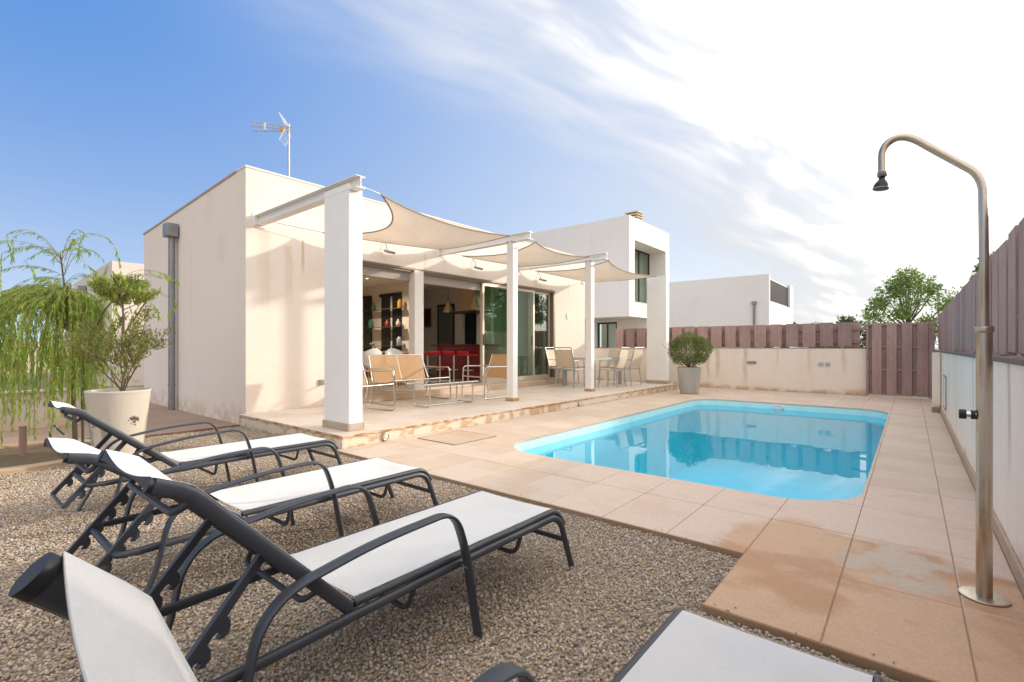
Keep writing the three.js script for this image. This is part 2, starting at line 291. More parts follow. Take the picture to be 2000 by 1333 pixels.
{ // the land: one sheet to the horizon, open where the pool is
  const s = new THREE.Shape(); s.moveTo(-700, -700); s.lineTo(700, -700); s.lineTo(700, 700); s.lineTo(-700, 700); s.closePath();
  s.holes.push(new THREE.Path(poolOutline(0.12).map(([e, n]) => new THREE.Vector2(e, n)).reverse()));
  const g = new THREE.ShapeGeometry(s); g.rotateX(-Math.PI / 2); g.translate(0, -0.09, 0); planar(g, 3, 3);
  struct('ground', g, std({ map: earthTex, roughness: 1 }));
}
// gravel bed: sheet below, loose stones above
const gravelTex = tex(1024, 1024, (u, v) => { const a = fbm(u * 130, v * 130, 130, 130, 111, 2), b = fbm(u * 5, v * 5, 5, 5, 113, 4); const c = hash2(Math.floor(u * 190), Math.floor(v * 190), 3); const f = (0.35 + 0.65 * a) * (0.85 + 0.3 * b); return [lerp(0.50, 0.62, c) * f, lerp(0.40, 0.49, c) * f, lerp(0.30, 0.36, c) * f]; });
const GRAVEL = [[-7.36, -2.6], [0.4, -2.6], [0.4, 2.1], [-0.69, 2.1], [-0.69, 2.77], [-4.74, 2.77], [-4.74, 2.84], [-7.36, 2.84]];
{
  const s = new THREE.Shape(GRAVEL.map(([e, n]) => new THREE.Vector2(e, n)));
  const g = new THREE.ShapeGeometry(s); g.rotateX(-Math.PI / 2); g.translate(0, G - 0.016, 0); planar(g, 1.4, 1.4);
  struct('gravel_bed', g, std({ map: gravelTex, bumpMap: gravelTex, bumpScale: 0.006, roughness: 1 }));
  // four stone shapes
  const shapes = [0, 1, 2, 3].map((k) => {
    const q = new THREE.IcosahedronGeometry(1, 0), p = q.attributes.position, sc = [[1, 0.62, 0.8], [0.9, 0.7, 1], [1.15, 0.55, 0.75], [0.85, 0.8, 0.9]][k];
    for (let i = 0; i < p.count; i++) { const x = p.getX(i), y = p.getY(i), z = p.getZ(i), f = 0.82 + 0.36 * hash2(Math.round(x * 40), Math.round(y * 40) * 7 + Math.round(z * 40), k + 3); p.setXYZ(i, x * f * sc[0], y * f * sc[1], z * f * sc[2]); }
    q.computeVertexNormals(); return q;
  });
  const rnd = rng(5), inside = (e, n) => e > -7.35 && e < 0.38 && n > -2.2 && n < 2.83 && (n < 2.76 || e < -4.76) && !(e > -0.70 && n > 2.09);
  const lists = [[], [], [], []];
  const cells = [];
  for (let n = -2.2; n < 2.84; n += 0.0128) for (let e = -7.35; e < 0.38; e += 0.0128) {
    const far = Math.hypot(e, n); if (n < -0.35 && rnd() < 0.5) continue; if (far > 5.5 && rnd() < 0.3) continue;
    cells.push([e, n]);
  }
  const tint = new THREE.Color();
  for (const [e0, n0] of cells) {
    const e = e0 + (rnd() - 0.5) * 0.016, n = n0 + (rnd() - 0.5) * 0.016; if (!inside(e, n)) continue;
    lists[Math.floor(rnd() * 4)].push([e, n, rnd(), rnd(), rnd(), rnd()]);
  }
  const strays = []; for (let k = 0; k < 26; k++) { const e = rnd() < 0.7 ? lerp(-4.6, -0.7, rnd()) : lerp(-0.66, 0.3, rnd()), n = (e < -0.69 ? 2.79 : 2.125) + 0.10 * rnd() * rnd(); strays.push([e, n, rnd(), rnd(), rnd(), rnd(), 1]); } lists[1].push(...strays);
  const stone = std({ color: C(1, 1, 1), roughness: 0.95 }), m4 = new THREE.Matrix4(), qn = new THREE.Quaternion(), eu = new THREE.Euler(), ps = new THREE.Vector3(), sc = new THREE.Vector3();
  const tones = [[0.44, 0.34, 0.25], [0.48, 0.375, 0.27], [0.37, 0.29, 0.22], [0.54, 0.43, 0.31], [0.39, 0.345, 0.31], [0.27, 0.22, 0.18], [0.58, 0.49, 0.39], [0.46, 0.33, 0.21], [0.43, 0.375, 0.33]];
  lists.forEach((L, k) => {
    const im = new THREE.InstancedMesh(shapes[k], stone, L.length); im.name = numbered('loose_gravel'); im.userData = { kind: 'stuff', label: 'fine grey brown gravel spread under the sun loungers', category: 'gravel' };
    L.forEach(([e, n, a, b, c, d, up], i) => {
      const s = up ? 0.0042 + 0.002 * a : 0.0052 + 0.0046 * a * a + (d > 0.985 ? 0.004 : 0);
      ps.copy(V(e, (up ? 0.0022 : G - 0.009 + 0.009 * b) + (up ? 0 : 0.016 * (fbm(e * 2.4 + 50, n * 2.4 + 50, 4096, 4096, 71, 3) - 0.5)), n)); eu.set((c - 0.5) * 1.2, d * 6.28, (a - 0.5) * 1.2); qn.setFromEuler(eu); sc.set(s, s, s); m4.compose(ps, qn, sc); im.setMatrixAt(i, m4);
      const t = tones[Math.floor(hash2(i, k, 9) * tones.length)], f = 0.82 + 0.36 * hash2(i, k, 12); im.setColorAt(i, tint.setRGB(t[0] * f, t[1] * f, t[2] * f));
    });
    im.castShadow = im.receiveShadow = true; scene.add(im);
  });
}
// stone paving: texture of a warm cleft stone; variants shift it and change its tone
const stoneTex = tex(1024, 1024, (u, v) => {
  const band = fbm(u * 4 + 0.6 * fbm(u * 3, v * 3, 3, 3, 121, 3), v * 14, 4, 14, 123, 5), p = fbm(u * 5, v * 5, 5, 5, 125, 5), gr = fbm(u * 180, v * 180, 180, 180, 127, 2);
  const k = sstep(0.45, 0.72, p), d = sstep(0.52, 0.78, band); const f = 0.93 + 0.14 * (gr - 0.5);
  return [lerp(lerp(0.95, 0.90, k), 0.86, d * 0.5) * f, lerp(lerp(0.92, 0.83, k), 0.79, d * 0.5) * f, lerp(lerp(0.89, 0.75, k), 0.71, d * 0.5) * f];
});
const stoneBump = tex(512, 512, (u, v) => { const f = 0.6 * fbm(u * 60, v * 60, 60, 60, 131, 3) + 0.4 * fbm(u * 6, v * 18, 6, 18, 133, 3); return [f, f, f]; }, false);
const stoneMat = (c, r = 0.75, o = {}) => std({ color: C(...c), map: stoneTex, bumpMap: stoneBump, bumpScale: 0.0018, roughness: r, ...o });
const paveMats = [[0.68, 0.56, 0.465], [0.665, 0.548, 0.457], [0.695, 0.575, 0.475], [0.68, 0.562, 0.47]].map((c) => stoneMat(c));
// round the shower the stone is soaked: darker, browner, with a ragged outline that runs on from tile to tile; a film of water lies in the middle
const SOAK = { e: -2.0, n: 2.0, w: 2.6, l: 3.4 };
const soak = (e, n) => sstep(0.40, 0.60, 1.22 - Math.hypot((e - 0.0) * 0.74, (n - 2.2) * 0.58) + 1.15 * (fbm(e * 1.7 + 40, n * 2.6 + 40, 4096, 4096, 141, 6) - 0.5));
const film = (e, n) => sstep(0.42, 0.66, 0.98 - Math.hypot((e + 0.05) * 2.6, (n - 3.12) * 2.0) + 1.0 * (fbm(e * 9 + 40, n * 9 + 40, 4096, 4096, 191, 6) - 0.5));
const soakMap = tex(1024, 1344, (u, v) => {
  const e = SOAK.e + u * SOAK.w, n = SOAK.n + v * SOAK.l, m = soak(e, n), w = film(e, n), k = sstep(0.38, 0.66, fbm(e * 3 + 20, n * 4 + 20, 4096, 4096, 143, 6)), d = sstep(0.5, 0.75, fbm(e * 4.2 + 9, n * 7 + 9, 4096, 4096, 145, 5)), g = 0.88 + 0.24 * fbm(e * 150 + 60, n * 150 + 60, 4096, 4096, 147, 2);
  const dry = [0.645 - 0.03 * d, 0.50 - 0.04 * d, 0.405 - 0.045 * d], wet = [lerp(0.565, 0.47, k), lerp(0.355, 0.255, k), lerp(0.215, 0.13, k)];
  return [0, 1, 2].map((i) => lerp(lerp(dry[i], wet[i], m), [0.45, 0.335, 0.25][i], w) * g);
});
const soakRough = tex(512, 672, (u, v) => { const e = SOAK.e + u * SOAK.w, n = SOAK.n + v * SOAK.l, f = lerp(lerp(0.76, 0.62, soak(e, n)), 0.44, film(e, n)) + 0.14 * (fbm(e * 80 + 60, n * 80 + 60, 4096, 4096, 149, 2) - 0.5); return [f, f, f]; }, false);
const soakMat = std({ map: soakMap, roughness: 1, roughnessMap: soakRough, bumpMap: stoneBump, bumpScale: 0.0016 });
const TW = 0.4286, TL = 0.667, TE = 0.170, TN = 2.12, JOINT = 0.004;
const deck = structGroup('pool_deck');
{
  const ev = new Evaluator(); ev.attributes = ['position', 'normal', 'uv']; ev.useGroups = false;
  const poolBrush = new Brush(prism(poolOutline(0), -0.5, 0.5)); poolBrush.updateMatrixWorld(true);
  const rnd = rng(77), joints = [];
  const variants = [0, 1, 2, 3, 4].map((k) => planar(cbx(-TW / 2 + JOINT / 2, TW / 2 - JOINT / 2, -0.03, 0, -TL / 2 + JOINT / 2, TL / 2 - JOINT / 2, 0.003), 1.7, 1.7, k * 0.37 + 5, k * 0.71 + 9));
  const inPool = (e, n) => { const r = POOL.r, ce = Math.max(POOL.e0 + r, Math.min(POOL.e1 - r, e)), cn = Math.max(POOL.n0 + r, Math.min(POOL.n1 - r, n)); return Math.hypot(e - ce, n - cn) < r; };
  for (let i = -12; i <= 0; i++) for (let j = 0; j < 18; j++) {
    let e0 = TE + i * TW, e1 = e0 + TW, n0 = TN + j * TL, n1 = n0 + TL;
    if (e1 < -4.70 || n1 < TN) continue; e0 = Math.max(e0, -4.74); e1 = Math.min(e1, 0.385); n1 = Math.min(n1, 13.62);
    if (n0 > 13.5 || e1 - e0 < 0.02) continue;
    if (j === 0 && e0 < -0.70) continue;                                     // the gravel bites into the deck here
    const ce = (e0 + e1) / 2, cn = (n0 + n1) / 2, corners = [[e0, n0], [e1, n0], [e0, n1], [e1, n1]].map(([a, b]) => inPool(a, b));
    if (corners.every(Boolean)) continue;
    const cut = corners.some(Boolean) || (e0 < POOL.e1 && e1 > POOL.e0 && n0 < POOL.n1 && n1 > POOL.n0);
    const plain = Math.abs(e1 - e0 - TW) < 1e-3 && Math.abs(n1 - n0 - TL) < 1e-3 && !cut;
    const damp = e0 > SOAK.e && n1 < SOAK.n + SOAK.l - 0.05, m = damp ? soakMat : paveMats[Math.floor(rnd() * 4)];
    let g, pos = V(0, 0, 0);
    if (plain) { g = variants[Math.floor(rnd() * 5)]; pos = V(ce, 0, cn); }
    else { g = cbx(e0 + JOINT / 2, e1 - JOINT / 2, -0.03, 0, n0 + JOINT / 2, n1 - JOINT / 2, cut ? 0.0001 : 0.003); planar(g, 1.7, 1.7, rnd(), rnd());
      if (cut) { const b = new Brush(cut ? planar(new THREE.BoxGeometry(e1 - e0 - JOINT, 0.03, n1 - n0 - JOINT).toNonIndexed().translate(ce, -0.015, -cn), 1.7, 1.7, rnd(), rnd()) : g); b.updateMatrixWorld(true); const r = ev.evaluate(b, poolBrush, SUBTRACTION); g = r.geometry; if (!g.attributes.position.count) continue; } }
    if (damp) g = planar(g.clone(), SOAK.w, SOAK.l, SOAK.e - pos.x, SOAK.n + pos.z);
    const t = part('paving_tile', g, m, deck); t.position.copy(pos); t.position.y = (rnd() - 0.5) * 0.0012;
  }
  // mortar bed below the tiles, its edge seen along the gravel
  const s = new THREE.Shape([[-4.735, 2.785], [-0.69, 2.785], [-0.69, 2.118], [0.39, 2.118], [0.39, 13.62], [-4.735, 13.62]].map(([e, n]) => new THREE.Vector2(e, n)));
  s.holes.push(new THREE.Path(poolOutline(0.012).map(([e, n]) => new THREE.Vector2(e, n)).reverse()));
  const g = new THREE.ExtrudeGeometry(s, { depth: 0.07, bevelEnabled: false }); g.rotateX(-Math.PI / 2); g.translate(0, -0.0745, 0); g.computeVertexNormals(); planar(g, 1.1, 1.1);
  part('mortar_bed', g, std({ map: stoneTex, color: C(0.44, 0.30, 0.19), bumpMap: gravelTex, bumpScale: 0.003, roughness: 1 }), deck);
}
// pool: basin, water, inlet ring
const linerTex = tex(512, 512, (u, v) => { const f = 0.94 + 0.12 * (fbm(u * 6, v * 6, 6, 6, 151, 4) - 0.5) + 0.04 * (fbm(u * 60, v * 60, 60, 60, 153, 2) - 0.5); return [f, f, f]; });
const WATER = -0.125;
{
  const out = poolOutline(0.0, 12), P = [], N = [], U = [], I = [], n = out.length; let run = 0; const rows = [-0.0305, WATER - 0.002, -0.6, -1.35];
  for (let i = 0; i <= n; i++) {
    const a = out[i % n], b = out[(i + 1) % n], c = out[md(i - 1, n)]; const dx = b[0] - c[0], dn = b[1] - c[1], l = Math.hypot(dx, dn); if (i) run += Math.hypot(out[i % n][0] - out[i - 1][0], out[i % n][1] - out[i - 1][1]);
    for (const h of rows) { P.push(a[0], h, -a[1]); N.push(-dn / l, 0, -dx / l); U.push(run, h); }
  }
  const R = rows.length; for (let i = 0; i < n; i++) for (let j = 0; j < R - 1; j++) { const a = i * R + j, b = a + R; I.push(a, b, a + 1, b, b + 1, a + 1); }
  const g = new THREE.BufferGeometry(); g.setAttribute('position', new THREE.Float32BufferAttribute(P, 3)); g.setAttribute('normal', new THREE.Float32BufferAttribute(N, 3)); g.setAttribute('uv', new THREE.Float32BufferAttribute(U, 2)); g.setIndex(I);
  const basin = structGroup('swimming_pool');
  const liner = std({ color: C(0.58, 0.88, 0.86), map: linerTex, roughness: 0.5, side: THREE.DoubleSide });
  part('basin_wall', g, liner, basin);
  const s = new THREE.Shape(out.map(([e, q]) => new THREE.Vector2(e, q))), f = new THREE.ShapeGeometry(s); f.rotateX(-Math.PI / 2); f.translate(0, -1.35, 0); planar(f); part('basin_floor', f, liner, basin);
  const inlet = part('inlet_ring', [new THREE.TorusGeometry(0.085, 0.02, 8, 24).translate(-2.02, -0.055, -(POOL.n1 - 0.012)), new THREE.CircleGeometry(0.08, 20).translate(-2.02, -0.055, -(POOL.n1 - 0.006))], std({ color: C(0.75, 0.76, 0.76), roughness: 0.35 }), basin);
  inlet.scale.y = 0.45; inlet.position.y = -0.055;
  // water: still surface with faint ripple
  const wShape = new THREE.Shape(poolOutline(-0.0015, 12).map(([e, q]) => new THREE.Vector2(e, q)));
  const w = new THREE.ExtrudeGeometry(wShape, { depth: 1.224, bevelEnabled: false }); w.rotateX(-Math.PI / 2); w.translate(0, WATER - 1.224, 0); w.computeVertexNormals(); planar(w, 1.5, 1.5);
  const ripple = tex(512, 512, (u, v) => { const f = fbm(u * 5, v * 5, 5, 5, 161, 3); return [f, f, f]; }, false);
  const surf = new THREE.ShapeGeometry(wShape, 12); surf.rotateX(-Math.PI / 2); surf.translate(0, WATER, 0); planar(surf, 1.8, 1.8);
  struct('pool_water', surf, phys({ color: C(0.07, 0.80, 1.0), transmission: 1, thickness: 0, roughness: 0.0, ior: 1.33, bumpMap: ripple, bumpScale: 0.0011 }));
}
// terrace: raised platform with its own tiles, nosing and stained riser slabs
const TH = 0.14;
const terrace = structGroup('terrace');
{
  const E0 = -7.45, E1 = -4.75, N0 = 2.86, N1 = 12.52, rnd = rng(9);
  part('platform', bx(E0 - 0.05, E1 - 0.022, -0.085, TH - 0.028, N0 + 0.022, N1), std({ color: C(0.42, 0.34, 0.27), roughness: 1 }), terrace);
  const mats = [[0.77, 0.69, 0.62], [0.755, 0.675, 0.605], [0.785, 0.70, 0.635]].map((c) => stoneMat(c, 0.5));
  const rows = 4, cols = 14, w = (E1 - E0) / rows, l = (N1 - N0) / cols;
  const vs = [0, 1, 2, 3].map((k) => planar(cbx(-w / 2 + 0.002, w / 2 - 0.002, -0.027, 0, -l / 2 + 0.002, l / 2 - 0.002, 0.0025), 1.7, 1.7, k * 0.33, k * 0.59));
  for (let i = 0; i < rows; i++) for (let j = 0; j < cols; j++) { const t = part('terrace_tile', vs[Math.floor(rnd() * 4)], mats[Math.floor(rnd() * 3)], terrace); t.position.copy(V(E0 + (i + 0.5) * w, TH + (rnd() - 0.5) * 0.001, N0 + (j + 0.5) * l)); }
  const rustTex = tex(1024, 256, (u, v) => {
    const st = sstep(0.46, 0.66, fbm(u * 22, v * 2, 22, 2, 171, 4)) * 1.1, top = sstep(0.72, 0.9, v + 0.28 * (fbm(u * 30, v * 6, 30, 6, 173, 4) - 0.5)) * 0.9, gr = 0.9 + 0.2 * fbm(u * 120, v * 30, 120, 30, 175, 2);
    const a = Math.min(1, st * 0.55 + top * 1.0 * sstep(0.35, 0.6, fbm(u * 17, v * 3, 17, 3, 177, 4))); return [lerp(0.76, 0.46, a) * gr, lerp(0.64, 0.25, a) * gr, lerp(0.51, 0.09, a) * gr];
  });
  const rMat = std({ map: rustTex, bumpMap: stoneBump, bumpScale: 0.002, roughness: 0.85 });
  for (let j = 0; j < 10; j++) { const n0 = N0 + 0.02 + j * 0.96, n1 = Math.min(n0 + 0.957, N1); const g = cbx(E1 - 0.02, E1 - 0.006, -0.03, TH - 0.030, n0, n1, 0.002); planar(g, 3.1, 0.17, j * 0.5, -0.03); part('riser_slab', g, rMat, terrace); }
  const noseTex = tex(1024, 64, (u, v) => { const a = sstep(0.40, 0.60, fbm(u * 40, v * 2, 40, 2, 181, 4)), gr = 0.85 + 0.3 * fbm(u * 200, v * 8, 200, 8, 183, 2); return [lerp(0.66, 0.40, a) * gr, lerp(0.50, 0.22, a) * gr, lerp(0.36, 0.085, a) * gr]; });
  const nMat = std({ map: noseTex, roughness: 0.85 });
  for (let j = 0; j < 14; j++) { const g = cbx(E1 + 0.0005, E1 + 0.005, TH - 0.027, TH - 0.002, N0 + 0.002 + j * l, N0 + j * l + l - 0.002, 0.001); planar(g, 3.3, 0.025, j * 0.37, TH - 0.027); part('nosing_edge', g, nMat, terrace); }
  for (let i = 0; i < 4; i++) { const g = cbx(E0 + i * w + 0.002, E0 + (i + 1) * w - 0.002, TH - 0.027, TH - 0.002, N0 - 0.005, N0 - 0.0005, 0.001); planar(g, 3.3, 0.025, i * 0.53, TH - 0.027); part('nosing_edge', g, nMat, terrace); }
  for (let i = 0; i < 3; i++) { const e0 = E0 + i * 0.9, e1 = Math.min(e0 + 0.897, E1 - 0.008); const g = cbx(e0, e1, -0.05, TH - 0.030, N0 + 0.006, N0 + 0.02, 0.002); planar(g, 2.3, 0.19, i * 0.41 + 0.3, -0.05); part('riser_slab', g, rMat, terrace); }
}
// paved strip beside the house, rusty edging between it and the gravel
{
  const st = structGroup('side_path');
  const g = bx(-12.9, -7.42, -0.085, -0.045, -3, 2.95); planar(g, 2.3, 2.3); part('concrete', g, std({ map: stoneTex, color: C(0.40, 0.30, 0.235), roughness: 0.95, bumpMap: stoneBump, bumpScale: 0.002 }), st);
  solo('garden_edging', bx(-7.405, -7.375, -0.088, -0.005, -2.6, 2.845), M.rust, 'thin rusty metal edging strip between gravel and side path', 'edging');
}

// ------------------------------------------------------------------ the villa
const HE = -7.45, HN = 2.95, RH = 3.74, BACK = -12.62;                        // front face, south face, parapet height
const FL = 0.28;                                                              // floor level inside
const OP = { n0: 4.55, n1: 10.86, h0: FL, h1: 2.60 };                         // glazed opening in the front
const house = thing('villa', 'cream rendered flat roofed villa with wide glazed front behind the terrace', 'house', [0, 0, 0]);
{
  const fm = plasterMat(9.6, 3.9, { seed: 3, base: [0.82, 0.72, 0.635], patch: [0.76, 0.63, 0.525], patchAmt: 0.30, soil: 0.30, soilCol: [0.60, 0.40, 0.25], soilAmt: 0.45, faint: 0.22,
    drips: [[0.62, 2.72, 0.95, 0.10, 0.30], [0.86, 2.85, 0.55, 0.035, 0.8], [1.62, 2.5, 1.0, 0.10, 0.30], [0.25, 2.9, 1.4, 0.13, 0.22], [3.35, 3.0, 0.5, 0.05, 0.28], [5.9, 3.0, 0.55, 0.05, 0.35], [8.6, 3.2, 0.9, 0.05, 0.2], [1.3, 3.7, 0.8, 0.25, 0.18], [4.6, 3.7, 0.6, 0.2, 0.14]] });
  const s = new THREE.Shape([[HN, -0.09], [12.42, -0.09], [12.42, RH - 0.02], [HN, RH - 0.02]].map(([a, b]) => new THREE.Vector2(a, b)));
  s.holes.push(new THREE.Path([[OP.n0, 0.12], [OP.n1, 0.12], [OP.n1, OP.h1 + 0.04], [OP.n0, OP.h1 + 0.04]].map(([a, b]) => new THREE.Vector2(a, b)).reverse()));
  const g = new THREE.ExtrudeGeometry(s, { depth: 0.30, bevelEnabled: false }); g.rotateY(Math.PI / 2); g.translate(HE - 0.30, 0, 0); g.computeVertexNormals(); planar(g, 9.6, 3.9, HN, -0.05);
  part('front_wall', g, fm, house);
  // south wall: its parapet falls a little to the back
  const sm = plasterMat(5.6, 3.9, { seed: 13, base: [0.82, 0.72, 0.635], patch: [0.76, 0.63, 0.525], patchAmt: 0.30, soil: 0.35, soilCol: [0.60, 0.42, 0.28], soilAmt: 0.55, faint: 0.15, drips: [[4.3, 2.9, 0.5, 0.28, 0.14], [4.9, 2.2, 0.9, 0.04, 0.12], [5.45, 0.9, 0.9, 0.10, 0.3], [2.9, 2.95, 1.6, 0.05, 0.16], [3.7, 3.7, 0.6, 0.3, 0.12]] });
  const w = new THREE.Shape([[BACK, -0.09], [HE - 0.301, -0.09], [HE - 0.301, RH - 0.02], [BACK, RH - 0.24]].map(([a, b]) => new THREE.Vector2(a, b)));
  const g2 = new THREE.ExtrudeGeometry(w, { depth: 0.3, bevelEnabled: false }); g2.translate(0, 0, -HN - 0.302); g2.computeVertexNormals(); planar(g2, 5.6, 3.9, BACK, -0.05);
  part('side_wall', g2, sm, house);
  part('side_wall', planar(bx(HE - 0.301, HE - 0.002, -0.088, RH - 0.022, HN - 0.002, HN + 0.0005), 5.6, 3.9, BACK, -0.05), sm, house);
  part('back_wall', bx(BACK, BACK + 0.3, -0.09, RH - 0.26, HN + 0.304, 12.11), M.whitePlain, house);
  part('back_wall', bx(BACK, HE - 0.302, -0.09, RH - 0.26, 12.12, 12.42), M.whitePlain, house);
  part('roof', bx(BACK + 0.302, HE - 0.302, 2.98, 3.16, HN + 0.304, 12.118), std({ color: C(0.42, 0.36, 0.30) }), house);
  // coping on the parapet
  part('parapet_coping', cbx(HE - 0.32, HE + 0.012, RH - 0.019, RH + 0.012, HN - 0.012, 12.43, 0.006), M.roomWall, house);
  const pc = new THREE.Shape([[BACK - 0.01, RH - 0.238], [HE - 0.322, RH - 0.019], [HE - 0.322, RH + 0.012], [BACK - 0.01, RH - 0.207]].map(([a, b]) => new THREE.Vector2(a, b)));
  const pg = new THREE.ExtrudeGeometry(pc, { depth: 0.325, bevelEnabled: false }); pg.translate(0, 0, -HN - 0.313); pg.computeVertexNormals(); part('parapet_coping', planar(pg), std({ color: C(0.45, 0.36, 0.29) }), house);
  // inside: floor, ceiling, walls
  part('floor', bx(BACK + 0.302, HE - 0.02, FL - 0.1, FL, HN + 0.304, 12.118), M.roomFloor, house);
  part('ceiling', bx(BACK + 0.302, HE - 0.304, 2.82, 2.975, HN + 0.304, 12.118), M.roomCeil, house);
  part('inner_wall', bx(BACK + 0.303, -10.02, FL, 2.82, 8.0, 8.12), M.roomWall, house);
  part('inner_wall', [bx(BACK + 0.303, -9.86, FL, 2.82, 9.7, 9.82), bx(-9.28, -8.75, FL, 2.82, 9.7, 9.82), bx(-9.86, -9.28, 2.05, 2.82, 9.7, 9.82)], M.roomWall, house);
  part('inner_wall', bx(-8.87, -8.75, FL, 2.82, 9.821, 12.11), std({ color: C(0.30, 0.36, 0.24), roughness: 0.8 }), house);
  part('inner_wall', bx(BACK + 0.303, BACK + 0.32, FL, 2.82, HN + 0.306, 7.99), M.roomWall, house);
  // threshold step in front of the opening
  const th = cbx(HE + 0.002, HE + 0.20, TH + 0.001, FL - 0.02, OP.n0 - 0.05, OP.n1 + 0.1, 0.006); planar(th, 1.7, 1.7); part('threshold_step', th, stoneMat([0.66, 0.53, 0.40], 0.5), house);
  // tracks over the opening and the soffit band behind them
  part('door_track', bx(HE - 0.28, HE + 0.012, OP.h1, OP.h1 + 0.035, OP.n0, OP.n1), M.bronzeAlu, house);
  part('door_track', bx(HE - 0.08, HE - 0.02, OP.h1 - 0.035, OP.h1 - 0.001, OP.n0, OP.n1), M.bronzeAlu, house);
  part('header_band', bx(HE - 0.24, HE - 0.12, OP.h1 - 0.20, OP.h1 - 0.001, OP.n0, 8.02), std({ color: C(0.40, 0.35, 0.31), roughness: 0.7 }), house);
  part('door_track', bx(HE - 0.28, HE + 0.01, FL - 0.018, FL + 0.012, OP.n0, OP.n1), M.champagneAlu, house);
  // post between the open bays
  part('post', cbx(HE - 0.16, HE + 0.03, FL - 0.018, OP.h1 - 0.002, 6.03, 6.25, 0.004), M.whiteSteel, house);
  // sliding panels
  const panel = (e, n0, n1) => {
    const f = 0.055, h0 = FL + 0.013, h1 = OP.h1 - 0.037;
    const fr = part('sliding_panel', [bx(e - 0.02, e + 0.02, h0, h1, n0, n0 + f), bx(e - 0.02, e + 0.02, h0, h1, n1 - f, n1), bx(e - 0.02, e + 0.02, h0, h0 + 0.09, n0 + f, n1 - f), bx(e - 0.02, e + 0.02, h1 - f, h1, n0 + f, n1 - f)], M.champagneAlu, house);
    part('pane', bx(e - 0.004, e + 0.004, h0 + 0.09, h1 - f, n0 + f, n1 - f), M.glass, fr);
    part('pull_handle', bx(e + 0.021, e + 0.04, 1.15, 1.4, n0 + 0.015, n0 + 0.04), M.dark, fr);
  };
  panel(HE - 0.05, 8.02, 9.98); panel(HE - 0.11, 9.90, 10.76); panel(HE - 0.17, 8.10, 9.95);
  part('door_jamb', bx(HE - 0.27, HE + 0.014, FL + 0.013, OP.h1 - 0.001, 10.78, 10.86), M.bronzeAlu, house);
}
function downpipe(parent, e, n, top, bot) {
  const p = part('downpipe', [sweep([V(e, bot, n), V(e, top - 0.2, n)], 0.055, 0.055, null, 14), ...[0.4, 1.35, 2.3].filter((h) => h < top - 0.3).map((h) => sweep([V(e, h, n), V(e, h + 0.03, n)], 0.061, 0.061, null, 14))], M.zinc, parent);
  part('hopper', [cbx(e - 0.13, e + 0.13, top - 0.24, top, n - 0.11, n + 0.07, 0.008)], M.zinc, p);
}
downpipe(house, -10.45, HN - 0.09, 3.36, -0.045);
{ // roof aerial
  const a = thing('television_aerial', 'thin metal television aerial on a mast above the roof', 'aerial', [-8.2, 3.16, 3.94]);
  const q = (e, h, n) => V(e + 8.2, h - 3.16, n - 3.94);
  part('mast', sweep([q(-8.2, 3.16, 3.94), q(-8.2, 4.92, 3.94)], 0.018, 0.018, null, 8), M.alu, a);
  // the boom points to the left of the picture: along -e -n
  const d = new THREE.Vector3(-0.72, 0, 0.69), up = new THREE.Vector3(0, 1, 0), side = new THREE.Vector3().crossVectors(d, up).normalize(), o = q(-8.2, 4.82, 3.94);
  const P = (a1, b, c) => o.clone().addScaledVector(d, a1).addScaledVector(up, b).addScaledVector(side, c);
  for (const h of [-0.05, 0.04, 0.13]) part('boom', sweep([P(-0.08, h * 0.3, 0), P(0.62, h, 0)], 0.008, 0.008, null, 6), M.alu, a);
  const els = []; for (let k = 0; k < 9; k++) for (const h of [-0.05, 0.04, 0.13]) { const x = 0.14 + k * 0.055; els.push(sweep([P(x, h * (0.3 + x), -0.07), P(x, h * (0.3 + x), 0.07)], 0.004, 0.004, null, 5)); } part('elements', els, M.alu, a);
  part('dipole_box', sweep([P(0.10, 0, -0.05), P(0.10, 0, 0.05)], 0.035, 0.035, null, 8), std({ color: C(0.6, 0.35, 0.06), roughness: 0.5 }), a);
  part('spacer', sweep([P(0.40, -0.02, 0), P(0.40, 0.10, 0)], 0.02, 0.03, null, 8), M.shellWhite, a);
  for (const s of [1, -1]) { const r = []; for (let k = 0; k < 7; k++) { const t = k / 6; r.push(sweep([P(0.02 + 0.09 * t, s * (0.04 + 0.19 * t), -0.13), P(0.02 + 0.09 * t, s * (0.04 + 0.19 * t), 0.13)], 0.0028, 0.0028, null, 5)); }
    for (const c of [-0.13, 0.13]) r.push(sweep([P(0.02, s * 0.04, c), P(0.11, s * 0.23, c)], 0.006, 0.006, null, 5)); part('reflector', r, M.shellWhite, a); }
}
// floodlights on the front wall
[[5.36, 'floodlight on the villa wall nearest the near white pier'], [7.70, 'middle of three floodlights on the villa front wall'], [10.11, 'floodlight on the villa wall nearest the house number']].forEach(([n, l]) => {
  const t = thing('floodlight', l, 'lamp', [HE, 2.86, n], 0, 'floodlights above the glazed front');
  part('bracket', sweep(rounded([V(0.0, 0.19, -0.03), V(0.05, 0.13, -0.01), V(0.06, 0.04, 0), V(0.10, 0.0, 0)], 0.03), 0.006, 0.006, null, 6), M.dark, t);
  const b = part('housing', cbx(-0.07, 0.07, -0.018, 0.018, -0.085, 0.085, 0.006), M.zinc, t); b.position.copy(V(0.14, -0.02, 0)); b.rotation.z = -0.35;
  const gl = part('lens', bx(-0.055, 0.055, -0.0225, -0.0185, -0.07, 0.07), std({ color: C(0.55, 0.52, 0.45), roughness: 0.15 }), b); gl.position.set(0, 0, 0);
});
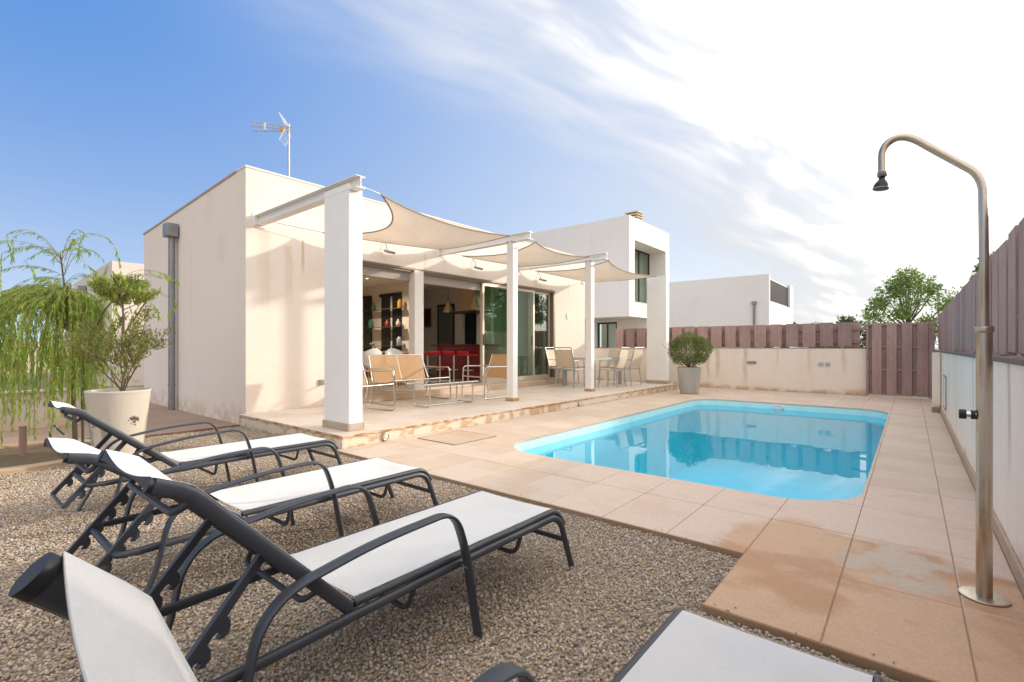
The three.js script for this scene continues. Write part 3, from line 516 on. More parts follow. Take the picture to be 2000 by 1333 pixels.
{ // pale number on the wall, socket by the pier
  const font = await new FontLoader().loadAsync('fonts/droid/droid_sans_bold.typeface.json');
  const g = new TextGeometry('6', { font, size: 0.19, depth: 0.012, curveSegments: 8, bevelEnabled: true, bevelSize: 0.004, bevelThickness: 0.004 });
  g.rotateY(Math.PI / 2); g.translate(HE + 0.002, 1.89, -11.40);
  solo('house_number', g, std({ color: C(0.50, 0.68, 0.63), roughness: 0.4 }), 'pale turquoise house number on the wall right of the doors', 'house number');
  const t = thing('wall_socket', 'small grey square socket low on the villa wall beside the near pier', 'socket', [HE, 0.53, 4.11]);
  part('plate', cbx(0.001, 0.03, -0.045, 0.045, -0.045, 0.045, 0.008), M.alu, t); part('cover', cbx(0.031, 0.038, -0.03, 0.03, -0.03, 0.03, 0.003), M.zinc, t);
}
// ------------------------------------------------------------------ pergola: piers, steel posts, beams, sails
function pier(n0, n1, label) {
  const t = thing('pergola_pier', label, 'pier', [-5.22, TH, (n0 + n1) / 2], 0, 'rendered piers of the pergola'), d = (n1 - n0) / 2;
  part('shaft', planar(cbx(-0.27, 0.27, 0.002, 2.84, -d, d, 0.006), 2, 2), M.whitePlain, t);
  for (const [e0, e1, q0, q1] of [[-0.285, 0.285, -d - 0.016, -d - 0.001], [-0.285, 0.285, d + 0.001, d + 0.016], [0.271, 0.286, -d, d], [-0.286, -0.271, -d, d]]) part('skirting', cbx(e0, e1, 0.002, 0.085, q0, q1, 0.003), stoneMat([0.56, 0.46, 0.38], 0.7), t);
  return t;
}
pier(3.07, 3.25, 'wide white pier at the near terrace corner holding the first beam');
pier(12.36, 12.56, 'wide white pier at the far terrace end beside the potted bush');
function steelPost(e, n, label) {
  const t = thing('steel_post', label, 'post', [e, TH, n], 0, 'white steel posts of the pergola');
  part('shaft', cbx(-0.075, 0.075, 0.004, 2.84, -0.07, 0.07, 0.008), M.whiteSteel, t);
  part('base_block', cbx(-0.092, 0.092, 0.002, 0.055, -0.088, 0.088, 0.004), std({ color: C(0.55, 0.36, 0.18), map: stoneTex, roughness: 0.8 }), t);
  for (const s of [-1, 1]) part('bolt', sweep([V(0.05 * s, 2.835, -0.078), V(0.05 * s, 2.87, -0.078)], 0.014, 0.014, null, 6), M.alu, t);
}
steelPost(-5.54, 6.72, 'slim white steel post in front of the sliding doors');
steelPost(-5.44, 9.28, 'slim white steel post in front of the outdoor dining chairs');
function beam(n, e0, e1, h0, h1, label) {
  const t = thing('steel_beam', label, 'beam', [e0, h0, n], 0, 'white steel beams of the pergola'), L = e1 - e0, H = h1 - h0, w = 0.062;
  part('top_flange', cbx(0, L, H - 0.011, H, -w, w, 0.002), M.whiteSteel, t); part('bottom_flange', cbx(0, L, 0, 0.011, -w, w, 0.002), M.whiteSteel, t);
  part('web', bx(0.001, L - 0.001, 0.011, H - 0.011, -0.005, 0.005), M.whiteSteel, t);
  part('wall_plate', cbx(-0.002, 0.012, -0.03, H + 0.03, -w - 0.03, w + 0.03, 0.002), M.whiteSteel, t);
  return t;
}
beam(3.13, HE, -4.80, 2.905, 3.045, 'white steel beam from the villa corner onto the near white pier');
beam(6.72, HE, -5.12, 2.99, 3.125, 'white steel beam above the sliding doors, second from the camera');
beam(9.28, HE, -5.02, 2.99, 3.125, 'white steel beam farthest from the camera, above the dining chairs');
solo('wall_bracket', [cbx(HE + 0.001, HE + 0.03, 2.96, 3.10, 12.26, 12.38, 0.004), sweep(rounded([V(HE + 0.03, 3.03, 12.32), V(HE + 0.09, 3.03, 12.32)], 0.01), 0.012, 0.012, null, 6)], M.whiteSteel, 'small white steel plate for the last sail at the wall end', 'bracket');
function sail(label, A, B, Cc, D, inset, sag, anchors) {                       // A outer near, B outer far, Cc wall far, D wall near
  const t = thing('shade_sail', label, 'shade sail', A, 0, 'cream shade sails over the terrace'), o = V(...A);
  const [iA, iB, iC, iD] = [A, B, Cc, D].map((p) => V(...p).sub(o)), [sN, sO, sF, sW] = inset, rn = rng(Math.round(A[2] * 100));
  const f = (u, v) => {                                                       // u: near -> far, v: outer -> wall
    const p = iA.clone().multiplyScalar((1 - u) * (1 - v)).addScaledVector(iB, u * (1 - v)).addScaledVector(iC, u * v).addScaledVector(iD, (1 - u) * v);
    const bu = 4 * u * (1 - u), bv = 4 * v * (1 - v);
    p.z -= bv * (sN * (1 - u) ** 1.5 - sF * u ** 1.5); p.x += bu * (-sO * (1 - v) ** 1.5 + sW * v ** 1.5);
    p.y -= sag * bu ** 0.9 * (0.35 + 0.65 * bv) + 0.06 * bv * (1 - bu);
    p.y += 0.010 * bv * (fbm(u * 9 + A[2] * 3, v * 5 + 7 + u * 3, 4096, 4096, 201, 3) - 0.5) * 2;
    return p;
  };
  const c = part('cloth', cloth(f, 36, 30, 0.0025), M.sail, t);
  const ed = (fn) => { const P = []; for (let k = 0; k <= 30; k++) P.push(fn(k / 30)); return sweep(P, 0.012, 0.012, null, 6); };
  for (const e of [(k) => f(k, 0), (k) => f(k, 1), (k) => f(0, k), (k) => f(1, k)]) part('hem', ed(e), M.sailHem, c);
  anchors.forEach(([from, to]) => { part('tension_cable', sweep([V(...from).sub(o), V(...to).sub(o)], 0.006, 0.006, null, 6), M.alu, t); });
}
sail('large cream shade sail nearest the camera between first two beams', [-5.03, 2.985, 3.56], [-5.42, 3.06, 6.50], [-7.22, 3.06, 6.50], [-7.22, 2.93, 4.02], [0.62, 0.16, 0.10, 0.16], 0.16,
  [[[-4.98, 3.0, 3.20], [-5.03, 2.985, 3.56]], [[-5.42, 3.06, 6.50], [-5.25, 3.06, 6.67]], [[-7.22, 3.06, 6.50], [-7.36, 3.06, 6.67]], [[-7.22, 2.93, 4.02], [-7.30, 2.96, 3.2]]]);
sail('middle cream shade sail hanging between second and third beams', [-5.20, 3.0, 6.98], [-5.32, 3.05, 9.06], [-7.2, 3.05, 9.06], [-7.25, 3.02, 7.15], [0.20, 0.16, 0.08, 0.14], 0.13,
  [[[-5.15, 3.03, 6.77], [-5.20, 3.0, 6.98]], [[-5.32, 3.05, 9.06], [-5.2, 3.05, 9.23]], [[-7.2, 3.05, 9.06], [-7.36, 3.06, 9.23]], [[-7.25, 3.02, 7.15], [-7.38, 3.06, 6.78]]]);
sail('cream shade sail farthest from the camera, tied to the far pier', [-5.08, 3.0, 9.46], [-5.12, 2.97, 12.20], [-7.2, 3.0, 12.1], [-7.25, 3.02, 9.7], [0.22, 0.22, 0.16, 0.16], 0.13,
  [[[-5.05, 3.03, 9.33], [-5.08, 3.0, 9.46]], [[-5.12, 2.97, 12.20], [-5.06, 2.96, 12.36]], [[-7.2, 3.0, 12.1], [HE + 0.06, 3.03, 12.32]], [[-7.25, 3.02, 9.7], [-7.38, 3.06, 9.34]]]);
// step lights in the terrace riser
[[3.42, 'round step light in the terrace riser beside the near pier'], [7.73, 'small round step light in the riser farther along the terrace']].forEach(([n, l]) => {
  const t = thing('step_light', l, 'lamp', [-4.755, 0.055, n], 0, 'lamps in the terrace riser');
  const r = part('rim', new THREE.TorusGeometry(0.04, 0.012, 8, 20).rotateY(Math.PI / 2).translate(0.012, 0, 0), M.steel, t); part('lens', new THREE.SphereGeometry(0.036, 16, 10).scale(0.5, 1, 1).translate(0.008, 0, 0), std({ color: C(0.7, 0.68, 0.62), roughness: 0.2 }), t);
});
{ // cover plate in the deck
  const t = thing('manhole_cover', 'rectangular tiled inspection cover set in the deck beside the terrace', 'cover', [-4.27, 0.001, 4.13]);
  part('frame', [bx(-0.33, -0.318, 0, 0.004, -0.36, 0.36), bx(0.318, 0.33, 0, 0.004, -0.36, 0.36), bx(-0.318, 0.318, 0, 0.004, -0.36, -0.348), bx(-0.318, 0.318, 0, 0.004, 0.348, 0.36)], std({ color: C(0.28, 0.20, 0.14), roughness: 0.7, metalness: 0.3 }), t);
  part('infill_slab', planar(bx(-0.31, 0.31, 0, 0.005, -0.34, 0.34), 1.7, 1.7, 0.4, 0.2), stoneMat([0.62, 0.48, 0.37], 0.75), t);
}
// ------------------------------------------------------------------ boundary walls, fences, gate
const WE = 0.40, WH = 1.015, BN = 13.66, BH = 1.075;
{
  const wm = plasterMat(16, 1.12, { seed: 31, base: [0.93, 0.82, 0.70], patch: [0.87, 0.71, 0.55], patchAmt: 0.5, soil: 0.22, soilAmt: 0.85, soilCol: [0.50, 0.33, 0.19], faint: 0.3, ppm: 118, dripCol: [0.50, 0.38, 0.24],
    drips: Array.from({ length: 46 }, (_, k) => [hash2(k, 1, 5) * 16, 1.1, 0.25 + 0.85 * hash2(k, 2, 5), 0.02 + 0.07 * hash2(k, 3, 5), 0.2 + 0.5 * hash2(k, 4, 5)]) });
  const w = thing('boundary_wall', 'stained white rendered wall along the right side behind the shower', 'wall', [0, 0, 0]);
  part('render_coat', planar(bx(WE, WE + 0.2, -0.09, WH, -2.4, BN - 0.001), 16, 1.12, -2.3, -0.04), wm, w);
  part('coping', cbx(WE - 0.012, WE + 0.21, WH + 0.001, WH + 0.032, -2.4, BN, 0.004), M.coping, w);
  for (let k = 0; k < 22; k++) { const n0 = -1.2 + k * 0.668; if (n0 + 0.66 > 13.5) break; const g = cbx(WE - 0.016, WE - 0.001, 0.001, 0.085, n0, n0 + 0.664, 0.003); planar(g, 1.7, 1.7, k * 0.3, 0); part('skirting_tile', g, stoneMat([0.56, 0.43, 0.33], 0.7), w); }
  part('gate_pier', planar(bx(WE - 0.11, WE - 0.017, 0.002, WH - 0.004, 10.86, 11.16), 16, 1.12, -2.3, -0.04), wm, w);
  part('skirting_tile', cbx(WE - 0.125, WE - 0.02, 0.001, 0.09, 10.845, 10.859, 0.002), stoneMat([0.36, 0.31, 0.27], 0.7), w);
  // board fence on top, boards alternately in front and behind
  const f = thing('board_fence', 'mauve brown board fence standing on the right boundary wall', 'fence', [WE, WH + 0.033, 0]), rnd = rng(41);
  part('rail', [bx(0.075, 0.115, 0.10, 0.17, -2.4, BN), bx(0.075, 0.115, 0.55, 0.62, -2.4, BN)], M.boards[3], f);
  const hh = 0.715; let i = 0;
  const bv = [0, 1, 2].map((k) => planar(cbx(-0.011, 0.011, 0, hh, -0.14, 0.14, 0.004), 0.4, 0.9, k * 0.3, k * 0.4)), bb = [0, 1, 2].map((k) => planar(cbx(-0.011, 0.011, 0, hh, -0.10, 0.10, 0.004), 0.4, 0.9, k * 0.21, k * 0.37));
  for (let n = -2.2; n < BN - 0.1; n += 0.365, i++) {
    const a = part('board', bv[i % 3], M.boards[Math.floor(rnd() * 4)], f); a.position.copy(V(0.062, (rnd() - 0.5) * 0.022 + 0.012, n)); a.rotation.y = (rnd() - 0.5) * 0.03;
    const b = part('board', bb[i % 3], M.boards[Math.floor(rnd() * 4)], f); b.position.copy(V(0.130, (rnd() - 0.5) * 0.022 + 0.006, n + 0.1825));
  }
  // back wall with its fence
  const bm = plasterMat(7.2, 1.16, { seed: 51, base: [0.82, 0.72, 0.615], patch: [0.76, 0.60, 0.47], patchAmt: 0.4, soil: 0.20, soilAmt: 0.9, soilCol: [0.60, 0.37, 0.20], faint: 0.3, dripCol: [0.50, 0.36, 0.26],
    drips: [[3.2, 1.1, 0.9, 0.07, 0.5], [3.45, 1.1, 0.8, 0.08, 0.6], [4.15, 1.1, 1.0, 0.09, 0.5], [4.9, 1.1, 0.5, 0.05, 0.3], [5.6, 1.1, 0.7, 0.06, 0.3], [2.7, 1.1, 0.6, 0.05, 0.3], [6.3, 1.1, 0.6, 0.08, 0.35]] });
  const b = thing('garden_wall', 'rust streaked cream wall across the far end of the pool', 'wall', [0, 0, 0]);
  part('render_coat', planar(bx(-7.46, -0.75, -0.09, BH, BN + 0.01, BN + 0.21), 7.2, 1.16, -7.5, -0.04), bm, b);
  part('render_coat', planar(bx(-9.6, -7.461, -0.09, BH, BN + 0.01, BN + 0.21), 7.2, 1.16, -7.5, -0.04), bm, b);
  part('coping', cbx(-9.6, -0.75, BH + 0.001, BH + 0.022, BN, BN + 0.22, 0.004), M.coping, b);
  const q = thing('board_fence', 'low mauve brown board fence on the far garden wall left of the gate', 'fence', [0, BH + 0.023, BN]);
  part('rail', [bx(-7.12, -0.76, 0.10, 0.16, 0.095, 0.13), bx(-7.12, -0.76, 0.40, 0.46, 0.095, 0.13)], M.boards[3], q);
  const fv = [0, 1, 2].map((k) => planar(cbx(-0.135, 0.135, 0, 0.575, -0.011, 0.011, 0.004), 0.4, 0.9, k * 0.3, k * 0.4)), fb = [0, 1, 2].map((k) => planar(cbx(-0.10, 0.10, 0, 0.575, -0.011, 0.011, 0.004), 0.4, 0.9, k * 0.17, k * 0.31)); let j = 0;
  for (let e = -6.98; e < -0.95; e += 0.362, j++) {
    const a = part('board', fv[j % 3], M.boards[Math.floor(rnd() * 4)], q); a.position.copy(V(e, (rnd() - 0.5) * 0.02 + 0.011, 0.05)); a.rotation.y = (rnd() - 0.5) * 0.05;
    const c = part('board', fb[j % 3], M.boards[Math.floor(rnd() * 4)], q); c.position.copy(V(e + 0.181, (rnd() - 0.5) * 0.02 + 0.006, 0.145));
  }
  // gate
  const g = thing('garden_gate', 'mauve brown slatted garden gate beside the far wall end', 'gate', [-0.22, 0.0, BN - 0.09]);
  const GB = M.boards[1];
  for (const s of [-1, 1]) part('frame_post', cbx(s * 0.535 - 0.022, s * 0.535 + 0.022, 0.02, 1.64, -0.02, 0.02, 0.003), GB, g);
  for (const h of [0.045, 0.58, 1.09, 1.585]) part('rail', cbx(-0.512, 0.512, h, h + 0.045, 0.001, 0.03, 0.003), GB, g);
  for (let k = 0; k < 4; k++) { const a = part('board', planar(cbx(-0.088, 0.088, 0.04, 1.64, -0.024, -0.001, 0.004), 0.4, 1.7, k * 0.2, k * 0.3), M.boards[[0, 2, 1, 0][k]], g); a.position.copy(V(-0.365 + k * 0.262, 0, 0)); }
  for (let k = 0; k < 5; k++) { const a = part('board', planar(cbx(-0.1065, 0.1065, 0.04, 1.635, 0.031, 0.05, 0.004), 0.4, 1.7, k * 0.27, k * 0.11), M.boards[3], g); a.position.copy(V(-0.425 + k * 0.215, 0, 0)); }
  part('hinge', [bx(0.55, 0.60, 1.2, 1.26, -0.025, 0.02), bx(0.55, 0.60, 0.3, 0.36, -0.025, 0.02)], M.zinc, g);
  part('latch', [bx(-0.56, -0.50, 0.90, 0.94, -0.04, -0.021), bx(-0.545, -0.53, 0.86, 0.98, -0.05, -0.041)], M.zinc, g);
  solo('gate_post', cbx(0.34, 0.395, 0.002, 1.66, BN - 0.12, BN - 0.06, 0.004), M.boards[2], 'mauve brown post between the gate and the right wall', 'post');
  // small fittings on the walls
  const fit = (name, label, cat, e, h, n, w, hh2, m) => { const t = thing(name, label, cat, [e, h, n]); part('frame', cbx(-w, w, -hh2, hh2, -0.02, 0.009, 0.003), m, t); part('grille', [0, 1, 2].map((k) => bx(-w * 0.8, w * 0.8, -hh2 * 0.7 + k * hh2 * 0.55, -hh2 * 0.45 + k * hh2 * 0.55, -0.026, -0.021)), M.alu, t); };
  fit('wall_vent', 'small oblong vent in the far garden wall above the pool', 'vent', -3.19, 0.71, BN, 0.105, 0.032, M.zinc);
  fit('wall_socket', 'left of two grey sockets on the far wall near the gate', 'socket', -1.66, 0.705, BN, 0.045, 0.04, M.alu);
  fit('wall_socket', 'right of two grey sockets on the far wall near the gate', 'socket', -1.52, 0.705, BN, 0.045, 0.04, M.alu);
  const mb = thing('meter_box', 'flat white meter box door on the right wall before the gate', 'box', [WE, 0.42, 9.7]);
  part('frame', [bx(-0.012, -0.001, -0.24, 0.26, -0.33, -0.31), bx(-0.012, -0.001, -0.24, 0.26, 0.31, 0.33), bx(-0.012, -0.001, 0.24, 0.26, -0.31, 0.31), bx(-0.012, -0.001, -0.24, -0.22, -0.31, 0.31)], M.zinc, mb); part('door', bx(-0.009, -0.001, -0.215, 0.235, -0.305, 0.305), M.whiteSteel, mb);
}
// ------------------------------------------------------------------ shower
{
  const t = thing('pool_shower', 'tall stainless steel pool shower with curved arm by the right wall', 'shower', [0.25, 0.001, 2.96]);
  part('base_plate', lathe([[0, 0.0], [0.083, 0.0], [0.085, 0.004], [0.083, 0.009], [0.03, 0.011], [0, 0.011]], 40), M.steel, t);
  part('lower_post', sweep([V(0, 0.008, 0), V(0, 1.17, 0)], 0.0275, 0.0275, null, 20), M.steel, t);
  part('collar', lathe([[0.0, 1.165], [0.031, 1.165], [0.032, 1.172], [0.032, 1.185], [0.031, 1.19], [0.0, 1.19]], 24), M.steel, t);
  const arm = rounded([V(0, 1.18, 0), V(-0.002, 1.855, 0), V(-0.22, 2.155, 0), V(-0.352, 2.14, 0), V(-0.358, 1.955, 0)], 0.16, 10);
  const pts = [V(0, 1.18, 0), V(-0.001, 1.5, 0), V(-0.004, 1.79, 0)];
  const bez = (a, b, c, k) => { for (let i = 1; i <= k; i++) { const u = i / k; pts.push(a.clone().multiplyScalar((1 - u) ** 2).addScaledVector(b, 2 * u * (1 - u)).addScaledVector(c, u * u)); } };
  bez(V(-0.004, 1.79, 0), V(-0.008, 1.86, 0), V(-0.052, 1.90, 0), 7); pts.push(V(-0.14, 1.985, 0)); pts.push(V(-0.215, 2.06, 0));
  bez(V(-0.215, 2.06, 0), V(-0.27, 2.115, 0), V(-0.315, 2.10, 0), 7); bez(V(-0.315, 2.10, 0), V(-0.355, 2.085, 0), V(-0.357, 2.03, 0), 7); pts.push(V(-0.357, 1.935, 0));
  part('upper_arm', sweep(pts, 0.0165, 0.0165, V(0, 0, 1), 18), M.steel, t);
  const hd = part('shower_head', lathe([[0, 0], [0.030, 0], [0.032, 0.006], [0.031, 0.02], [0.024, 0.034], [0.014, 0.047], [0.0125, 0.066], [0, 0.066]], 28), M.dark, t); hd.position.copy(V(-0.362, 1.868, 0)); hd.rotation.z = -0.10;
  part('nozzle_rim', new THREE.TorusGeometry(0.030, 0.004, 8, 28).rotateX(Math.PI / 2).translate(0, 0.006, 0), M.zinc, hd);
  part('union_nut', lathe([[0, 0], [0.019, 0], [0.0195, 0.02], [0.018, 0.024], [0, 0.024]], 16).translate(-0.357, 1.93, 0), M.zinc, t);
  const tp = part('tap', [sweep([V(-0.026, 0.80, 0), V(-0.062, 0.80, 0)], 0.013, 0.013, null, 14)], M.chrome, t);
  part('tap_collar', sweep([V(-0.028, 0.80, 0), V(-0.043, 0.80, 0)], 0.020, 0.020, null, 18), M.black, tp); part('tap_knob', sweep([V(-0.058, 0.80, 0), V(-0.082, 0.80, 0)], 0.022, 0.022, null, 9), M.black, tp);
}

// ------------------------------------------------------------------ sun loungers
function lounger(label, pos, backDeg, BL = 0.64) {
  const t = thing('sun_lounger', label, 'sun lounger', pos, 0, 'sun loungers on the gravel');
  const b = 0.03, X = 0.252, F = M.loungerFrame, side = new THREE.Vector3(1, 0, 0);
  const L = (e, h, n) => V(e, h + b, n);
  const PIV = [-1.27, 0.285], a = backDeg * Math.PI / 180, ca = Math.cos(a), sa = Math.sin(a), a2 = a - 0.42;
  const bk = (s) => s <= BL ? [PIV[0] - ca * s, PIV[1] + sa * s] : [PIV[0] - ca * BL - Math.cos(a2) * (s - BL), PIV[1] + sa * BL + Math.sin(a2) * (s - BL)];
  // main frame: one bent tube each side, from the foot up and back along the seat, joined across the rear
  for (const s of [-1, 1]) {
    part('side_rail', sweep(rounded([L(s * X, -0.03, 0), L(s * X, 0.262, -0.115), L(s * X, 0.261, -0.9), L(s * X, 0.244, -1.66)], 0.085, 8), 0.0165, 0.0135, side, 12), F, t);
    part('fabric_rail', sweep(rounded([L(s * 0.240, 0.205, -0.060), L(s * 0.240, 0.286, -0.125), L(s * 0.240, 0.286, -1.245)], 0.05, 6), 0.0135, 0.0135, side, 12), F, t);
    part('arm', sweep(rounded([L(s * 0.292, -0.03, -0.735), L(s * 0.290, 0.32, -0.80), L(s * 0.288, 0.486, -0.86), L(s * 0.288, 0.474, -1.2), L(s * 0.288, 0.42, -1.545), L(s * 0.288, 0.14, -1.60), L(s * 0.285, -0.03, -1.69)], 0.13, 9), 0.0075, 0.022, side, 14, null, 0.6), F, t);
    part('arm_bolt', [sweep([L(s * 0.262, 0.253, -0.79), L(s * 0.296, 0.253, -0.79)], 0.007, 0.007, null, 8), sweep([L(s * 0.262, 0.246, -1.575), L(s * 0.296, 0.246, -1.575)], 0.007, 0.007, null, 8)], M.zinc, t);
    // back tube with bent headrest
    const P = []; for (let k = 0; k <= 16; k++) { const [n, h] = bk(-0.06 + k / 16 * (BL + 0.14)); P.push(L(s * 0.236, h, n)); }
    const bt = part('back_rail', sweep(P, 0.017, 0.0145, side, 12), F, t);
    part('end_cap', sweep([P[16].clone().addScaledVector(P[16].clone().sub(P[15]).normalize(), -0.006), P[16].clone().addScaledVector(P[16].clone().sub(P[15]).normalize(), 0.006)], 0.0178, 0.0153, side, 12), M.black, bt);
  }
  part('rear_bar', sweep(rounded([L(-X, 0.246, -1.655), L(-X + 0.01, 0.243, -1.72), L(X - 0.01, 0.243, -1.72), L(X, 0.246, -1.655)], 0.06, 6), 0.0145, 0.0145, null, 10), F, t);
  part('foot_bar', sweep([L(-X, 0.12, -0.052), L(X, 0.12, -0.052)], 0.010, 0.014, V(0, 1, 0), 10), F, t);
  for (const n of [-0.42, -1.02]) part('cross_brace', sweep(rounded([L(-X, 0.243, n), L(-X + 0.03, 0.165, n), L(X - 0.03, 0.165, n), L(X, 0.243, n)], 0.04, 5), 0.010, 0.010, null, 8), F, t);
  // curved braces behind the back
  for (const s0 of [0.12, BL - 0.03]) { const [n, h] = bk(s0), nx = -sa, hx = -ca; const q = (e, k) => L(e, h + hx * k * 0.75, n + nx * k * 0.75); part('back_brace', sweep(rounded([q(-0.232, 0.0), q(-0.20, 0.07), q(0.20, 0.07), q(0.232, 0.0)], 0.06, 6), 0.0095, 0.0095, null, 8), F, t); }
  // stay with notches: hangs from the back, its notches lie on the bar of the frame
  const [pn, ph] = bk(0.33), d = new THREE.Vector2(-1.72 - pn, 0.262 - ph), reach = d.length(), u = d.clone().normalize(), len = reach + 0.17;
  const stay = (e, k, o = 0) => L(e, ph + u.y * k + o * u.x, pn + u.x * k - o * u.y);
  const prof = [[-0.02, -0.010], [-0.02, 0.012], [reach - 0.20, 0.012]];                  // plate with hooked teeth along its lower edge
  for (let k = 0; k < 4; k++) { const c = reach - 0.17 + k * 0.072; prof.push([c, 0.013], [c + 0.006, 0.030], [c + 0.024, 0.043], [c + 0.044, 0.042], [c + 0.050, 0.030], [c + 0.038, 0.030], [c + 0.034, 0.020], [c + 0.044, 0.012], [c + 0.056, 0.012]); }
  prof.push([len, 0.012], [len, -0.010]);
  for (const s of [-1, 1]) {
    const shp = new THREE.Shape(prof.map(([k, o]) => { const q = stay(0, k, o); return new THREE.Vector2(-q.z, q.y); }));
    const g = new THREE.ExtrudeGeometry(shp, { depth: 0.012, bevelEnabled: true, bevelSize: 0.0025, bevelThickness: 0.0025, bevelSegments: 1 }); g.rotateY(Math.PI / 2); g.translate(s * 0.20 - 0.006, 0, 0); g.computeVertexNormals();
    part('stay', planar(g), F, t);
  }
  part('stay_bar', sweep([stay(-0.195, len), stay(0.195, len)], 0.0095, 0.0095, null, 8), F, t);
  // slings
  const rn = hash2(Math.round(pos[0] * 100), Math.round(pos[2] * 100), 4);
  const seat = cloth((p, q) => { const n = lerp(-0.095, -1.235, q), e = lerp(-0.230, 0.230, p), drop = q < 0.06 ? (0.06 - q) * (0.06 - q) * 12 : 0; return L(e, 0.297 - drop - 0.016 * Math.sin(Math.PI * p) * Math.min(1, q * 6, (1 - q) * 6 + 0.4) + 0.0018 * (fbm(q * 7 + rn * 20, p * 3, 4096, 4096, 301, 3) - 0.5), n); }, 14, 40, 0.002);
  const ss = part('seat_sling', seat, M.textilene, t);
  for (const [q0, q1] of [[-0.099, -0.130], [-1.205, -1.238]]) part('end_hem', cloth((p, q) => { const n = lerp(q0, q1, q), e = lerp(-0.2295, 0.2295, p), qq = (-0.095 - n) / 1.14, drop = qq < 0.06 ? (0.06 - qq) * (0.06 - qq) * 12 : 0; return L(e, 0.2988 - drop - 0.016 * Math.sin(Math.PI * p) * Math.min(1, qq * 6, (1 - qq) * 6 + 0.4), n); }, 14, 2, 0.002), M.textilene, ss);
  const back = cloth((p, q) => { const s = lerp(-0.02, BL + 0.078, q), [n, h] = bk(s), e = lerp(-0.243, 0.243, p), aa = s > BL ? a2 : a, o = 0.019 - 0.024 * Math.sin(Math.PI * p) * Math.min(1, q * 5 + 0.3); return L(e, h + Math.cos(aa) * o, n + Math.sin(aa) * o); }, 14, 36, 0.002);
  part('back_sling', back, M.textilene, t);
  const bs = t.children[t.children.length - 1];
  if (BL > 0.61) part('head_band', cloth((p, q) => { const [n, h] = bk(BL + 0.081), sg = 0.024 * Math.sin(Math.PI * p), o = 0.019 - sg - q * (0.0015 + 0.028 * Math.pow(Math.abs(2 * p - 1), 2.2)); return L(lerp(-0.226, 0.226, p), h + Math.cos(a2) * o, n + Math.sin(a2) * o); }, 12, 3, 0.003), M.black, bs);
  for (const s of [-1, 1]) part('side_hem', cloth((p, q) => { const sx = lerp(-0.01, BL + 0.075, q), [n, h] = bk(sx), aa = sx > BL ? a2 : a, th = p * Math.PI; return L(s * (0.243 + 0.008 * Math.sin(th)), h + Math.cos(aa) * 0.019 * Math.cos(th), n + Math.sin(aa) * 0.019 * Math.cos(th)); }, 6, 24, 0.0015), F, bs);
  return t;
}
lounger('sun lounger farthest from the camera, beside the pale terracotta pot', [-4.11, G, 2.35], 40);
lounger('sun lounger second from the pot, its back laid lower than the rest', [-2.72, G, 2.21], 35);
lounger('sun lounger with steeper back in the middle foreground', [-1.59, G, 2.10], 46.6, 0.625);
lounger('sun lounger closest to the camera, cut off by the bottom edge', [-0.30, G, 1.60], 69, 0.605);

// ------------------------------------------------------------------ terrace lounge set: chromed tube and tan netting
const net = (fn) => cloth(fn, 8, 10, 0.002);
function tubeSeat(t, w, y0 = 0) {                                            // faces +e; origin at the floor under the middle of the seat
  for (const s of [-1, 1]) part('side_frame', sweep(rounded([V(-0.42, 0.82, s * w * 0.93), V(-0.26, 0.36, s * w), V(-0.34, 0.02, s * w), V(0.34, 0.012, s * w), V(0.30, 0.60, s * w), V(-0.33, 0.59, s * w)], 0.07, 6), 0.0125, 0.0125, null, 8), M.chrome, t);
  part('cross_tube', [sweep([V(-0.42, 0.82, -w * 0.93), V(-0.42, 0.82, w * 0.93)], 0.010, 0.010, null, 8), sweep([V(0.31, 0.41, -w), V(0.31, 0.41, w)], 0.011, 0.011, null, 8), sweep([V(-0.25, 0.36, -w), V(-0.25, 0.36, w)], 0.011, 0.011, null, 8)], M.chrome, t);
  part('seat_net', net((p, q) => V(lerp(0.31, -0.25, p), lerp(0.42, 0.37, p) - 0.025 * Math.sin(Math.PI * p), lerp(-w * 0.95, w * 0.95, q))), M.tanNet, t);
  part('back_net', net((p, q) => V(lerp(-0.26, -0.425, p), lerp(0.37, 0.83, p), lerp(-w * 0.94, w * 0.90, q))), M.tanNet, t);
}
{
  const s = thing('garden_sofa', 'two seat chrome and tan net garden sofa in front of the open doors', 'sofa', [-6.82, TH + 0.001, 5.47], 0.04);
  tubeSeat(s, 0.64); part('middle_tube', sweep(rounded([V(-0.425, 0.81, 0), V(-0.262, 0.36, 0), V(0.31, 0.405, 0)], 0.05), 0.010, 0.010, null, 8), M.chrome, s);
  const c1 = thing('garden_armchair', 'chrome and tan net armchair half hidden behind the near white pier', 'armchair', [-6.26, TH + 0.001, 4.10], 0.12, 'armchairs of the terrace lounge set'); tubeSeat(c1, 0.33);
  const c2 = copyOf(c1, 'chrome and tan net armchair left of the first slim steel post', [-6.30, TH + 0.001, 6.86], -Math.PI / 2 - 0.12);
  const ct = thing('coffee_table', 'low glass topped coffee table on a chrome tube frame', 'table', [-6.03, TH + 0.001, 5.52]);
  for (const q of [-0.48, 0.48]) part('leg_frame', sweep(rounded([V(-0.20, 0.37, q), V(-0.19, 0.012, q), V(0.19, 0.012, q), V(0.20, 0.37, q)], 0.06, 6), 0.0115, 0.0115, null, 8), M.chrome, ct);
  for (const q of [-0.20, 0.20]) part('top_rail', sweep([V(q, 0.372, -0.62), V(q, 0.372, 0.62)], 0.011, 0.011, null, 8), M.chrome, ct);
  part('floor_rail', sweep([V(0, 0.013, -0.48), V(0, 0.013, 0.48)], 0.009, 0.009, null, 8), M.chrome, ct);
  part('glass_top', cbx(-0.24, 0.24, 0.386, 0.394, -0.66, 0.66, 0.002), M.clearGlass, ct);
}
